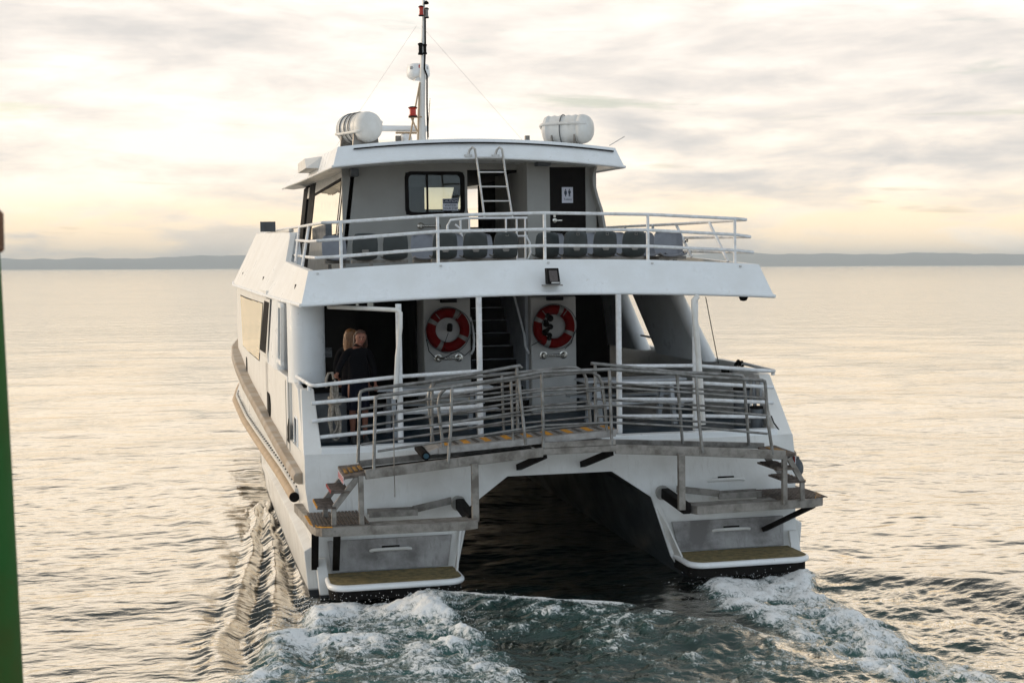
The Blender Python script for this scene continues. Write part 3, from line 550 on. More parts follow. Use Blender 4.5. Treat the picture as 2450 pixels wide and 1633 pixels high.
for y, z, h_ in ((12.6,2.52,0.5),(6.6,2.24,0.46)):
    ov = [(-side_x(y)-0.010, y+0.50*math.cos(q)*(1 if h_ < 0.5 else .5), z+h_/2*max(-1, min(1, 1.25*math.sin(q)))) for q in np.linspace(0, 2*math.pi, 22)[:-1]]
    MB().prism(ov, (0.03, 0, 0)).build('side_port', M['black'], ferry, 0)
MB().prism([(-side_x(2.9)-0.008,2.76,1.98),(-side_x(2.9)-0.008,3.12,1.98),(-side_x(2.9)-0.008,3.12,2.20),(-side_x(2.9)-0.008,2.76,2.38)], (0.02,0,0)).build('side_port', M['black'], ferry, 0)
MB().box(-3.73, -3.71, 1.70, 2.55, 2.0, 2.50).build('port_shade_sheet', M['black'], ferry, 0)  # black sheet behind the open port, painted-in shade of the inside
b = MB().tube([(-3.868,1.78,2.0),(-3.862,1.80,2.40),(-3.860,1.88,2.46),(-3.860,2.35,2.46),(-3.862,2.44,2.40),(-3.868,2.46,2.0)], 0.018, 8); b.build('port_frame', M['white'], ferry, 60)
# centre block: two pillars with the stairway between
for s in (-1, 1):
    b = MB().box(*sorted((s*0.552, s*1.40)), 4.75, 5.55, 2.101, 4.20); b.build('deck_pillar', M['pillar'], ferry, 0, 0.03, segs=3)
    z0 = 3.14
    b = MB().tube([(s*0.965-0.185, 4.66, z0), (s*0.965+0.185, 4.66, z0)], 0.020, 10)
    for q in (-0.185, 0.185): b.lathe([(0.075, 0.09), (0.075, 0.075), (0.05, 0.07), (0.03, 0.03), (0.03, 0.0)], (s*0.965+q, 4.66, z0), (0, 1, 0), 14)
    b.build('grab_bar', M['steel'], ferry, 50)
    MB().box(*sorted((s*0.84, s*1.10)), 4.5, 4.74, 4.13, 4.195).build('deckhead_light', M['black'], ferry, 0)
b = MB(); nb = MB()
for k in range(10):
    z = 2.101+0.232*k; y = 4.95+0.26*k
    b.box(-0.55, 0.55, y, y+0.30, z, z+0.226); nb.box(-0.55, 0.55, y-0.025, y+0.03, z+0.226, z+0.236)
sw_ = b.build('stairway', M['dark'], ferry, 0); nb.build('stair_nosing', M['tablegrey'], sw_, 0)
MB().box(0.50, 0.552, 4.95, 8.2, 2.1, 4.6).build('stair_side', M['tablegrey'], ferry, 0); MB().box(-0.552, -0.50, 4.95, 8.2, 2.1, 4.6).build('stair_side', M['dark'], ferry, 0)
MB().tube([(0.379,5.300,4.210), (0.428,5.100,3.834), (0.466,4.900,3.512), (0.459,4.800,3.304), (0.502,4.720,3.188)], 0.022, 8).build('stair_rail', M['rail'], ferry, 60)
MB().tube([(-0.528,4.900,3.843), (-0.506,4.800,3.674), (-0.504,4.700,3.449), (-0.518,4.700,3.278), (-0.558,4.720,3.198)], 0.022, 8).build('stair_rail', M['rail'], ferry, 60)
# dark interior linings
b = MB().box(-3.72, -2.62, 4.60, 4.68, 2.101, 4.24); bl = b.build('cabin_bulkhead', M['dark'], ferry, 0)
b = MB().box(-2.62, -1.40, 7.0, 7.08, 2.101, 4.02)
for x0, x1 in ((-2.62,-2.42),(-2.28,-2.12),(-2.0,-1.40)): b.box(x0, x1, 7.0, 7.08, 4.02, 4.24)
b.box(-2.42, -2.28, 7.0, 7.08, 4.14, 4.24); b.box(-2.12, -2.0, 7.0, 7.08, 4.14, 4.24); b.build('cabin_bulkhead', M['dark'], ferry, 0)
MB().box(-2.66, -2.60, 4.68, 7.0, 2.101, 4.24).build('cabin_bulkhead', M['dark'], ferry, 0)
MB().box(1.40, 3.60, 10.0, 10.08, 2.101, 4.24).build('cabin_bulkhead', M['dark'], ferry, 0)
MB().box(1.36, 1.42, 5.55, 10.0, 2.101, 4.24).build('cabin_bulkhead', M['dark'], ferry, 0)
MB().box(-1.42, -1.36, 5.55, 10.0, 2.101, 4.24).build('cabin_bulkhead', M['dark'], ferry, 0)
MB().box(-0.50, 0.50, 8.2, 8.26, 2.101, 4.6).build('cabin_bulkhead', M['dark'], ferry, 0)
for x0, x1 in ((-2.42,-2.28),(-2.12,-2.0)):      # small high lights in the far bulkhead that show the sky through the saloon
    MB().box(x0, x1, 6.97, 6.995, 4.02, 4.14).build('door_light', M['clear'], ferry, 0)
sg = MB().box((-3.301,4.580,3.224)[0], (-3.044,4.580,3.216)[0], 4.585, 4.595, (-3.173,4.580,3.224)[2], (-3.169,4.580,3.390)[2]).build('caution_sign', M['bone'], ferry, 0)
zc = (-3.170,4.580,3.353)[2]; xc_ = (-3.170,4.580,3.353)[0]
finish('lettering', text_mesh('CAUTION', 0.07, (xc_, 4.583, zc)), M['black'], sg, 0)
finish('lettering', text_mesh('WATCH', 0.055, (xc_, 4.583, zc-0.09)), M['black'], sg, 0)
finish('lettering', text_mesh('YOUR STEP', 0.055, (xc_, 4.583, zc-0.155)), M['black'], sg, 0)
# fender lockers along the starboard bulwark
for y in (1.45, 1.75, 2.05): MB().tube([(3.62, y, 2.12), (3.60, y, 2.86)], 0.035, 8).build('bulwark_frame', M['tablegrey'], ferry, 60)
b = MB()
for k in range(6): b.tube([(3.74+0.03*math.cos(q+k), 2.62+0.05*k+0.02*math.sin(2*q), 3.04+0.045*math.sin(q)) for q in np.linspace(0, 2*math.pi, 13)[:-1]], 0.014, 6, True)
b.build('rail_lashing', M['darkrope'], ferry, 60)['kind'] = 'stuff'
fz = (3.700,3.256,2.871); MB().box(3.64, 3.73, fz[1]-0.10, fz[1]+0.10, fz[2]-0.045, fz[2]+0.045).build('deck_socket', M['black'], ferry, 0, 0.015)
# white poles holding up the deck above, with rails between
PX_ = (-2.37, -1.135, 1.085, 2.345)
for i, x in enumerate(PX_):
    MB().tube([(x-0.005*0, 1.10, 2.13), (x, 1.10, 4.30 if abs(x) < 2 else 4.22)], 0.045 if i != 3 else 0.05, 14).build('deck_pole', M['rail'], ferry, 60)
vp = MB().tube([(-3.333,2.000,4.171), (-2.777,1.400,4.151), (-2.387,1.050,4.129), (-2.352,1.020,4.089), (-2.356,1.020,3.865), (-2.412,1.020,3.417), (-2.456,1.020,2.792)], 0.034, 10); vp.build('drain_pipe', M['soft_white'], ferry, 60)
MB().tube([(2.389,1.120,4.236), (2.306,1.040,4.180), (2.302,1.030,4.096), (2.351,1.030,3.558), (2.396,1.030,2.950), (2.439,1.030,2.221)], 0.045, 10).build('drain_pipe', M['soft_white'], ferry, 60)
rz = [(3.024,2.767,2.501,2.248), (3.12,2.84,2.596,2.334), (3.17,2.892,2.635,2.383)]
def rails(name, lines, m_, r, parent=ferry, posts=(), pr=None):
    b = MB()
    for l in lines: b.tube(l, r if not isinstance(r, dict) else r[0], 10)
    o = b.build(name, m_, parent, 60)
    for p in posts: MB().tube(p, pr or r, 10).build('post', m_, o, 60)
    return o
lines = [[(-3.80, 2.6, 3.06), (-3.70, 1.16, 3.03), (-3.62, 1.10, 3.03), (-2.37, 1.10, 3.125), (-1.135, 1.10, 3.17)]]
for k in (1, 2, 3): lines.append([(-3.70, 1.10, rz[0][k]), (-2.37, 1.10, rz[1][k]), (-1.135, 1.10, rz[2][k])])
rails('aft_rail', lines, M['rail'], 0.030, posts=[[(-3.72, 1.2, 2.95), (-3.72, 1.2, 3.02)], [(-3.78, 2.3, 2.95), (-3.78, 2.3, 3.05)]])
lines = [[(1.085, 1.10, 3.18), (2.345, 1.10, 3.15), (3.56, 1.10, 3.03), (3.70, 1.16, 3.02), (3.78, 2.6, 3.04)]]
for k, (za, zb, zc) in enumerate(((2.908,2.88,2.764),(2.663,2.614,2.518),(2.395,2.354,2.284))): lines.append([(1.085, 1.10, za), (2.345, 1.10, zb), (3.66, 1.10, zc)])
rails('aft_rail', lines, M['rail'], 0.030, posts=[[(3.70, 1.2, 2.95), (3.70, 1.2, 3.02)]])
MB().tube([(3.720,4.300,4.148), (3.800,3.886,2.961)], 0.008, 6).build('back_stay', M['black'], ferry, 60)

# ------------------------------------------------------------------ upper deck
MB().box(-3.55, 3.55, 1.72, 17, 4.40, 4.50).build('upper_deck', M['cabin'], ferry, 0)
b = MB()
cr = lambda x, top: (4.216 + 0.115*(1-(x/3.8)**2)) if not top else (4.733 + 0.125*(1-(x/3.66)**2))
xs = np.linspace(-1, 1, 25); sc_ = []
for u_ in xs:
    xb, xt_ = 3.80*u_, 3.657*u_
    sc_.append([(xb, 1.37, cr(xb, 0)), (xt_, 1.66, cr(xt_, 1)), (xt_*0.98, 1.76, cr(xt_, 1)), (xb*0.98, 1.75, 4.33), (xb*0.98, 1.75, cr(xb, 0)-0.0)])
b.loft(sc_); fa_ = b.build('stern_fascia', M['white'], ferry, 30)
MB().tube([(3.80*u_, 1.365, cr(3.80*u_, 0)) for u_ in xs], 0.032, 10).build('fascia_bead', M['white'], fa_, 60)
for x in (-3.52, -1.62, 0.10, 1.82, 3.32): MB().box(x-0.016, x+0.016, 1.605, 1.66, cr(x, 1)-0.066, cr(x, 1)-0.036).build('rail_bolt_plate', M['bright'], fa_, 0)
# side panels of the upper deck
def up_bot(y): return float(np.interp(y, [1.37, 8, 16, 20, 23], [3.80, 4.12, 4.36, 4.25, 3.7])), float(np.interp(y, [1.37, 20], [4.216, 4.40]))
def up_top(y, s): 
    z = float(np.interp(y, [1.66, 4.5, 6.8, 7.6, 20, 23], [4.733, 4.82, 4.90, 5.46, 5.72, 5.72] if s < 0 else [4.733, 4.86, 4.92, 5.00, 5.2, 5.2]))
    x = float(np.interp(y, [1.66, 6.8, 7.6, 16, 20, 23], [3.657, 3.66, 3.50, 3.77, 3.58, 3.1])); return x, z
for s in (-1, 1):
    sc_ = []
    for y in (1.37, 3, 4.5, 6.0, 6.8, 7.6, 9, 11, 13, 15, 17, 19, 21, 23):
        yt = max(y, 1.66); xb, zb = up_bot(y); xt_, zt = up_top(yt, s)
        sc_.append([(s*xb, y, zb), (s*xt_, yt, zt), (s*(xt_-0.10), yt, zt), (s*(xb-0.12), y, zb)])
    up_ = MB().loft(sc_).build('upper_side', M['upper'], ferry, 25)
    MB().tube([(s*up_bot(y)[0], y, up_bot(y)[1]) for y in (1.37, 4, 8, 12, 16, 18, 20, 22)], 0.032, 8).build('side_bead', M['white'], up_, 60)
    b = MB()
    for y in (2.9, 8.6, 14.6):
        xb, zb = up_bot(y); xt_, zt = up_top(y, s); f = 0.42 if y < 4 else 0.22
        x = xb+(xt_-xb)*f; z = zb+(zt-zb)*f; b.hexa([(s*(x+0.012),y-0.04,z-0.06),(s*(x+0.012),y+0.04,z-0.06),(s*(x-0.03),y+0.04,z-0.06),(s*(x-0.03),y-0.04,z-0.06),(s*(x-0.01),y-0.04,z+0.06),(s*(x-0.01),y+0.04,z+0.06),(s*(x-0.05),y+0.04,z+0.06),(s*(x-0.05),y-0.04,z+0.06)])
    b.build('scupper', M['black'], up_, 0)
MB().prism([(-3.66,6.75,4.52),(-3.52,7.60,5.46),(-3.34,7.60,5.46),(-3.34,6.75,4.52)], (0,0.04,0)).build('upper_side_end', M['white'], ferry, 0)
b = MB().box(-0.10, 0.30, 1.20, 1.44, 4.47, 4.49); b.hexa([(0.0,1.16,4.50),(0.20,1.16,4.50),(0.20,1.42,4.50),(0.0,1.42,4.50),(0.0,1.30,4.77),(0.20,1.30,4.77),(0.20,1.45,4.77),(0.0,1.45,4.77)])
FX = (0.076,1.300,4.602)
fl = MB().hexa([(FX[0]-.10,1.16,FX[2]-.13),(FX[0]+.10,1.16,FX[2]-.13),(FX[0]+.10,1.34,FX[2]-.13),(FX[0]-.10,1.34,FX[2]-.13),(FX[0]-.095,1.26,FX[2]+.12),(FX[0]+.095,1.26,FX[2]+.12),(FX[0]+.095,1.40,FX[2]+.12),(FX[0]-.095,1.40,FX[2]+.12)]).build('floodlight', M['black'], ferry, 0, 0.01)
MB().hexa([(FX[0]-.065,1.175,FX[2]-.085),(FX[0]+.065,1.175,FX[2]-.085),(FX[0]+.065,1.20,FX[2]-.085),(FX[0]-.065,1.20,FX[2]-.085),(FX[0]-.065,1.245,FX[2]+.085),(FX[0]+.065,1.245,FX[2]+.085),(FX[0]+.065,1.27,FX[2]+.085),(FX[0]-.065,1.27,FX[2]+.085)]).build('lamp_glass', weathered('lamp_reflector', (0.09,0.075,0.07), (0.05,0.04,0.04), 0.5, 9, 0.3), fl, 0)
MB().box(FX[0]-.05, FX[0]+.08, 1.145, 1.165, FX[2]-.115, FX[2]-.095).build('lamp_lip', M['bright'], fl, 0)
MB().box(FX[0]-.14, FX[0]+.14, 1.18, 1.42, FX[2]-.155, FX[2]-.137).build('lamp_bracket', M['alu'], fl, 0)
b = MB().lathe_sc([(1e-3,-.06),(.05,-.05),(.075,0.0),(.05,.05)], ((3.322,1.500,4.202)), (1,1,1), 14); b.build('underdeck_lamp', M['black'], ferry, 50)
# white tube rail round the after end of the upper deck
rl3 = []
for k, (zs, xe) in enumerate((((5.475,5.565,5.595,5.56,5.485,5.466), 3.50), ((5.215,5.318,5.336,5.31,5.222,5.186), 3.57), ((4.95,5.052,5.078,5.05,4.968,4.932), 3.62))):
    xl = (-3.41, -3.49, -3.52)[k]; zl = (5.466, 5.19, 4.93)[k]
    main = [(xl, 1.82, zl), (-3.13, 1.8, zs[0]), (-1.62, 1.8, zs[1]), (0.095, 1.8, zs[2]), (1.808, 1.8, zs[3]), (3.297, 1.8, zs[4]), (xe, 1.82, zs[5])]
    fwd_p = {0: [(-3.28, 24.0, 5.80), (-3.30, 12.5, 5.66), (-3.30, 8.2, 5.58), (-3.34, 4.0, 5.51)], 1: [(-3.42, 7.2, 5.30), (-3.44, 4, 5.22)], 2: [(-3.47, 7.2, 5.02), (-3.49, 4, 4.96)]}[k]
    fwd_s = {0: [(3.36, 4.5, 5.48), (3.32, 9.6, 5.55)], 1: [(3.48, 5.3, 5.24)], 2: [(3.53, 4.9, 4.98)]}[k]
    rl3.append(fwd_p + main + fwd_s)
posts = [[(x, 1.8, zb), (x, 1.8, zt)] for x, zb, zt in ((-3.14,4.73,5.47),(-1.628,4.81,5.56),(0.09,4.855,5.59),(1.806,4.81,5.56),(3.296,4.755,5.48))]
posts += [[(-3.58, 3.84, 4.80), (-3.33, 5.39, 5.53)], [(-3.60, 5.07, 4.88), (-3.31, 7.89, 5.57)], [(3.500,2.625,4.780), (3.380,3.184,5.457)], [(3.500,4.412,4.875), (3.360,4.861,5.480)], [(3.320,6.086,5.506), (3.340,6.148,5.415)], [(3.320,7.878,5.526), (3.340,7.944,5.473)]]
ur = rails('upper_rail', rl3, M['rail'], 0.026, posts=posts)
MB().tube([(3.430,4.842,5.223), (3.420,4.686,5.181), (3.420,4.729,5.104), (3.420,4.691,4.986), (3.420,4.542,4.926)], 0.010, 6).build('tied_cord', M['darkrope'], ur, 60)
MB().tube([(3.430,4.783,5.222), (3.430,4.611,5.121), (3.430,4.524,5.178), (3.430,4.427,5.192), (3.430,4.428,5.157), (3.430,4.553,5.159)], 0.009, 6).build('tied_cord', M['darkrope'], ur, 60)
for y in (12.0, 14.5, 17.0, 20.0): pass
MB().bar((-3.32, 10.0, 5.56), (-3.28, 24.0, 5.72), 0.10, 0.07).build('bulwark_cap', M['soft_white'], ferry, 0, 0.01)
b = MB().tube([(-0.85,5.25,4.9), (-0.86,5.2,5.5), (-0.80,5.2,5.60), (-0.49,5.2,5.63), (0.62,5.2,5.63)], 0.022, 8)
for x in (-0.62,-0.46,0.22,0.42,0.58): b.tube([(x,5.2,4.5),(x,5.2,5.62)], 0.018, 8)
b.tube([(0.43,5.2,5.30),(0.62,5.2,5.30)], 0.018, 8); b.tube([(0.60,5.2,5.28),(0.66,5.2,5.18),(0.68,5.2,5.0),(0.62,5.2,4.88),(0.35,5.2,4.88)], 0.018, 8); b.tube([(-0.72,5.2,5.52),(-0.62,5.2,5.44),(-0.60,5.2,5.3)], 0.018, 8)
b.build('stair_guard', M['rail'], ferry, 60)
# upper cabin -------------------------------------------------------
bk = MB()      # after bulkhead with a rounded window opening and a doorway, z 4.5-6.78, y 8
WX0, WX1, WZ0, WZ1 = -1.19, -0.01, 5.80, 6.64
for x0, x1, z0, z1 in ((-2.45,WX0,4.5,6.85),(WX0,WX1,4.5,WZ0),(WX0,WX1,WZ1,6.85),(WX1,0.06,4.5,6.85),(0.06,1.10,6.69,6.85)): bk.box(x0, x1, 8.0, 8.08, z0, z1)
bk.build('cabin_aft_wall', M['cabin'], ferry, 0)
def rrect(cx, cz, w_, h_, r_, y, n=5):
    p = []
    for sx_, sz_, a0 in ((1,1,0),(-1,1,90),(-1,-1,180),(1,-1,270)):
        for k in range(n+1):
            a = R(a0+90*k/n); p.append((cx+sx_*(w_/2-r_)+r_*math.cos(a), y, cz+sz_*(h_/2-r_)+r_*math.sin(a)))
    return p
oc = rrect((WX0+WX1)/2, (WZ0+WZ1)/2, WX1-WX0+0.03, WZ1-WZ0+0.03, 0.12, 7.985); ic = rrect((WX0+WX1)/2, (WZ0+WZ1)/2, WX1-WX0-0.12, WZ1-WZ0-0.10, 0.09, 7.985)
oc2 = [(x,8.0,z) for x,y,z in oc]; ic2 = [(x,8.10,z) for x,y,z in ic]
aw = MB().loft([oc2, oc, ic, ic2], True, False).build('aft_window', M['black'], ferry, 0)
MB().box(WX0+0.42, WX0+0.455, 7.99, 8.03, WZ0, WZ1).build('mullion', M['black'], aw, 0)
MB().box(WX0, WX1, 8.04, 8.05, WZ0, WZ1).build('pane', M['glass'], aw, 0)
cs_ = MB().box(-0.455, -0.145, 7.955, 7.965, 5.878, 6.112).build('caution_sign', M['sign_w'], ferry, 0)
MB().box(-0.450, -0.150, 7.950, 7.955, 6.020, 6.106).build('sign_band', M['sign_b'], cs_, 0)
finish('lettering', text_mesh('CAUTION', 0.070, (-0.30, 7.947, 6.062)), M['sign_w'], cs_, 0)
finish('lettering', text_mesh('WATCH', 0.062, (-0.30, 7.953, 5.975)), M['sign_b'], cs_, 0)
finish('lettering', text_mesh('YOUR STEP', 0.058, (-0.30, 7.953, 5.915)), M['sign_b'], cs_, 0)
MB().box(-0.40, -0.28, 7.97, 8.0, 5.84, 5.89).build('sign_bracket', M['black'], cs_, 0)
# washroom box on the starboard side
tb_ = MB()
for x0, x1, z0, z1 in ((1.10,1.565,4.5,6.9),(2.296,2.52,4.5,6.9),(1.565,2.296,6.69,6.9)): tb_.box(x0, x1, 7.2, 7.28, z0, z1)
tb_.box(1.10, 1.18, 7.28, 10.2, 4.5, 6.9); tb_.build('washroom_wall', M['cabin'], ferry, 0, 0.01)
# curved fin that closes the starboard side of the box
fin = [(2.50,6.86),(2.42,6.62),(2.395,6.48),(2.40,6.33),(2.46,6.10),(2.55,5.83),(2.61,5.49),(2.70,4.9),(2.74,4.5)]
MB().loft([[(x-0.02,6.95,z),(x+0.03,6.95,z),(x+0.03,9.0,z),(x-0.02,9.0,z)] for x, z in fin]).build('side_fin', M['cabin'], ferry, 40)
dr = MB().box(1.565, 2.296, 7.215, 7.255, 4.5, 6.69).build('washroom_door', M['black'], ferry, 0)
b = MB().lathe([(0.045, 0.0), (0.045, 0.02), (0.03, 0.025)], (1.655, 7.215, 5.64), (0,-1,0), 16); b.bar((1.655,7.175,5.64), (1.80,7.175,5.64), 0.018, 0.026); b.build('door_handle', M['steel'], dr, 50)
MB().box(1.63, 1.675, 7.195, 7.215, 5.70, 5.77).build('door_lock', M['steel'], dr, 0)
sg = MB().box(1.812, 2.036, 7.205, 7.214, 5.985, 6.295).build('washroom_sign', M['sign_w'], dr, 0)
finish('lettering', text_mesh('Toilets', 0.060, (1.924, 7.202, 6.055)), M['sign_b'], dr, 0)
b = MB()
for sgn, cx in ((0, 1.885), (1, 1.965)):
    def flat(poly): b.prism([(cx+x, 7.203, 6.11+z) for x, z in poly], (0, 0.002, 0))
    flat([(0.014*math.cos(q), 0.137+0.014*math.sin(q)) for q in np.linspace(0, 2*math.pi, 13)[:-1]])
    if sgn: flat([(-0.024,0.118),(0.024,0.118),(0.030,0.06),(0.022,0.06),(0.017,0.10),(0.017,0.0),(0.003,0.0),(0.0,0.06),(-0.003,0.0),(-0.017,0.0),(-0.017,0.10),(-0.022,0.06),(-0.030,0.06)])
    else: flat([(-0.020,0.118),(0.020,0.118),(0.032,0.062),(0.024,0.060),(0.014,0.095),(0.028,0.035),(0.010,0.035),(0.010,0.0),(-0.010,0.0),(-0.010,0.035),(-0.028,0.035),(-0.014,0.095),(-0.024,0.060),(-0.032,0.062)])
b.build('pictogram', M['sign_b'], dr, 0)
MB().box(1.25, 1.52, 6.9, 7.19, 6.70, 6.85).build('deck_speaker', M['bone'], ferry, 0, 0.015)
MB().box(*sorted(((-2.304,7.800,6.691)[0], (-2.140,7.800,6.546)[0])), 7.75, 7.98, (-2.140,7.800,6.546)[2], (-2.137,7.800,6.691)[2]).build('deck_speaker', M['bone'], ferry, 0, 0.015)
b = MB().tube([(-0.915,7.93,5.575), (-0.55,7.93,5.575)], 0.02, 10)
for q in (-0.90, -0.565): b.lathe([(0.07, 0.07), (0.07, 0.055), (0.03, 0.03), (0.03, 0.0)], (q, 7.93, 5.575), (0, 1, 0), 14)
b.build('grab_bar', M['steel'], ferry, 50)
# cabin sides: low panel, glazed band, soffit strip
for s in (-1, 1):
    y1_ = 20.0
    lo = lambda z: 2.42 + (5.45-z)*0.12 if z < 5.45 else 2.42 - (z-5.45)*0.125
    def sp_(b, ya, yb, za, zb, th=0.08, d=0.0): b.hexa([(s*(lo(za)+d),ya,za),(s*(lo(za)+d),yb,za),(s*(lo(za)+d-th),yb,za),(s*(lo(za)+d-th),ya,za),(s*(lo(zb)+d),ya,zb),(s*(lo(zb)+d),yb,zb),(s*(lo(zb)+d-th),yb,zb),(s*(lo(zb)+d-th),ya,zb)])
    b = MB(); sp_(b, 8.0, y1_, 4.5, 5.42); sp_(b, 8.0, y1_ if s < 0 else 13.0, 6.62, 6.9); sp_(b, 8.0, 8.12, 5.42, 6.62); sp_(b, 9.25, 9.62, 5.42, 6.62)
    if s > 0: sp_(b, 9.62, 13.0, 5.42, 6.62)
    b.build('cabin_side_wall', M['soft_white'], ferry, 0)
    for ya, yb in (((8.12, 9.25), (9.62, 16.2)) if s < 0 else ((8.2, 9.35),)):
        b = MB(); sp_(b, ya-0.02, yb+0.02, 5.40, 5.47, 0.07, 0.012); sp_(b, ya-0.02, yb+0.02, 6.57, 6.64, 0.07, 0.012); sp_(b, ya-0.02, ya+0.06, 5.47, 6.57, 0.07, 0.012); sp_(b, yb-0.06, yb+0.02, 5.47, 6.57, 0.07, 0.012)
        f = b.build('cabin_window', M['black'], ferry, 0); b = MB(); sp_(b, ya+0.03, yb-0.03, 5.45, 6.6, 0.01, 0.004); b.build('pane', M['mirror_glass' if s < 0 else 'glass'], f, 0)
    for ya, yb in (((16.25, 17.9), (18.7, 20.0)) if s < 0 else ((13.0, 13.3), (14.3, 15.5), (15.75, 16.9), (19.6, 20.0))):
        b = MB(); sp_(b, ya, yb, 4.5, 6.95, 0.09, 0.015); b.build('window_post', M['black'], ferry, 0)
# wheelhouse front: dark pillars with open glass between, so daylight shows through the cabin
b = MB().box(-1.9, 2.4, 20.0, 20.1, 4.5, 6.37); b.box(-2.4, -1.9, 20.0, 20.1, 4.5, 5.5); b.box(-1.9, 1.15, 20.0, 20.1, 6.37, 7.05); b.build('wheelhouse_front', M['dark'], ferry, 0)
for x0, x1, l in ((1.86,2.08,0.17),):
    MB().hexa([(x0,20.0,6.37),(x1,20.0,6.37),(x1,20.1,6.37),(x0,20.1,6.37),(x0+l,20.0,7.02),(x1+l,20.0,7.02),(x1+l,20.1,7.02),(x0+l,20.1,7.02)]).build('windscreen_pillar', M['black'], ferry, 0)
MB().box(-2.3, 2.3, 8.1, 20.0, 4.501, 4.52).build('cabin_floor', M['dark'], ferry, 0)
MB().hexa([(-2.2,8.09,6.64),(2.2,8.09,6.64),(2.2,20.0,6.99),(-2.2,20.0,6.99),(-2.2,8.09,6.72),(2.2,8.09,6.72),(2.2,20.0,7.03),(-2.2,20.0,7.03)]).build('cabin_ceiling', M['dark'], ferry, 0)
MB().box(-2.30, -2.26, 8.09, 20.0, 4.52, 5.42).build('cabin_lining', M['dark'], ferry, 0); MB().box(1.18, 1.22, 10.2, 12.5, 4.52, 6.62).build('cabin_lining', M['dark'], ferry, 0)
MB().box(0.45, 1.0, 11.0, 11.5, 4.52, 5.62).build('helm_seat', M['bone'], ferry, 0, 0.05)
# roof ---------------------------------------------------------------
rc = lambda x, w_: (1-(x/w_)**2)
secs = []
for y, zb, wb, zt, wt, yo in ((6.2, 6.625, 2.80, 7.005, 2.68, 0.22), (9, 6.68, 2.83, 7.06, 2.70, 0), (13, 6.76, 2.87, 7.10, 2.70, 0), (16, 6.84, 2.90, 7.12, 2.74, 0), (19.3, 6.93, 2.88, 7.06, 2.78, 0), (20.6, 6.97, 2.5, 7.02, 2.48, 0)):
    u_ = np.linspace(-1, 1, 17); ring = [(wb*q, y, zb+0.165*rc(q, 1)) for q in u_] + [(wt*q, y+yo, zt+0.165*rc(q, 1)) for q in u_[::-1]]
    secs.append(ring)
rf_ = MB().loft(secs).build('roof', M['white'], ferry, 30)
MB().tube([(2.80*q, 6.19, 6.625+0.165*rc(q, 1)) for q in np.linspace(-1, 1, 21)], 0.028, 8).build('roof_bead', M['white'], rf_, 60)
for s in (-1, 1): MB().tube([(s*2.80,6.19,6.625),(s*2.83,9,6.68),(s*2.87,13,6.76),(s*2.90,16,6.84),(s*2.88,19.3,6.93)], 0.028, 8).build('roof_bead', M['white'], rf_, 60)
g0 = [(2.72*q, 6.36, 6.925+0.165*rc(q, 1)) for q in np.linspace(-0.88, 0.965, 25)]
MB().loft([[(x,6.325,z-0.011),(x,6.325,z+0.011),(x,6.40,z+0.011),(x,6.40,z-0.011)] for x,y,z in g0]).build('roof_groove', M['black'], rf_, 0)
MB().hexa([(-3.05,9.2,6.80),(-2.75,9.2,6.80),(-2.75,11.4,6.84),(-3.05,11.4,6.84),(-3.05,9.6,7.02),(-2.72,9.3,7.05),(-2.72,11.4,7.08),(-3.05,11.4,7.05)]).build('roof_locker', M['soft_white'], rf_, 0, 0.01)
MB().box((1.266,8.000,7.368)[0], (1.350,8.000,7.369)[0], 7.95, 8.05, 7.05, (1.299,8.000,7.375)[2]).build('roof_fitting', M['alu'], rf_, 0)
MB().tube([(3.187,8.500,7.226), (3.519,8.500,7.415)], 0.009, 6).build('whip_aerial', M['steel'], rf_, 60)
# ladder up to the roof
b = MB(); L_ = [(-0.133,6.10,6.80),(-0.088,6.12,6.52),(0.015,6.12,5.65)]; R_ = [(0.388,6.10,6.80),(0.424,6.12,6.52),(0.555,6.12,5.65)]
for q in (L_, R_):
    x = q[0][0]; b.tube([(x-0.15,6.20,6.80), (x-0.10,6.20,6.94), (x-0.06,6.14,6.985), (x-0.03,6.06,6.94)] + q, 0.022, 8); b.box(x-0.20, x-0.06, 6.15, 6.30, 6.80, 6.85)
for k in range(5):
    f = k*0.235+0.01; z = 6.80-(6.80-5.65)*f; xa = np.interp(-z, [-6.80,-6.52,-5.65], [-0.133,-0.088,0.015]); xb_ = np.interp(-z, [-6.80,-6.52,-5.65], [0.388,0.424,0.555]); b.tube([(xa,6.12,z),(xb_,6.12,z)], 0.018, 8)
b.build('roof_ladder', M['bright'], ferry, 50)
# mast with its lights, radar dome and stays
ms = MB().tube([(-0.53,10,7.05),(-0.53,10,7.5),(-0.53,10,8.0),(-0.48,10,8.85),(-0.445,10,9.9),(-0.41,10,10.9)], [0.10,0.10,0.085,0.062,0.034,0.026], 12).build('mast', M['soft_white'], ferry, 60)
MB().tube([(-0.40,9.93,7.5),(-0.41,9.92,8.2),(-0.40,9.92,8.8),(-0.45,9.94,8.95),(-0.42,9.95,9.4),(-0.41,9.95,10.2)], 0.018, 6).build('mast_cable', M['black'], ms, 60)
b = MB()
for a, c in (((-0.88,9.7,7.2),(-0.55,9.95,8.66)),((-0.66,9.7,7.2),(-0.56,9.95,8.6)),((-0.66,9.7,7.6),(-0.79,9.7,7.90)),((-0.84,9.7,7.9),(-0.55,9.8,7.92))): b.tube([a, c], 0.018, 8)
b.build('mast_brace', M['tan'], ms, 50)
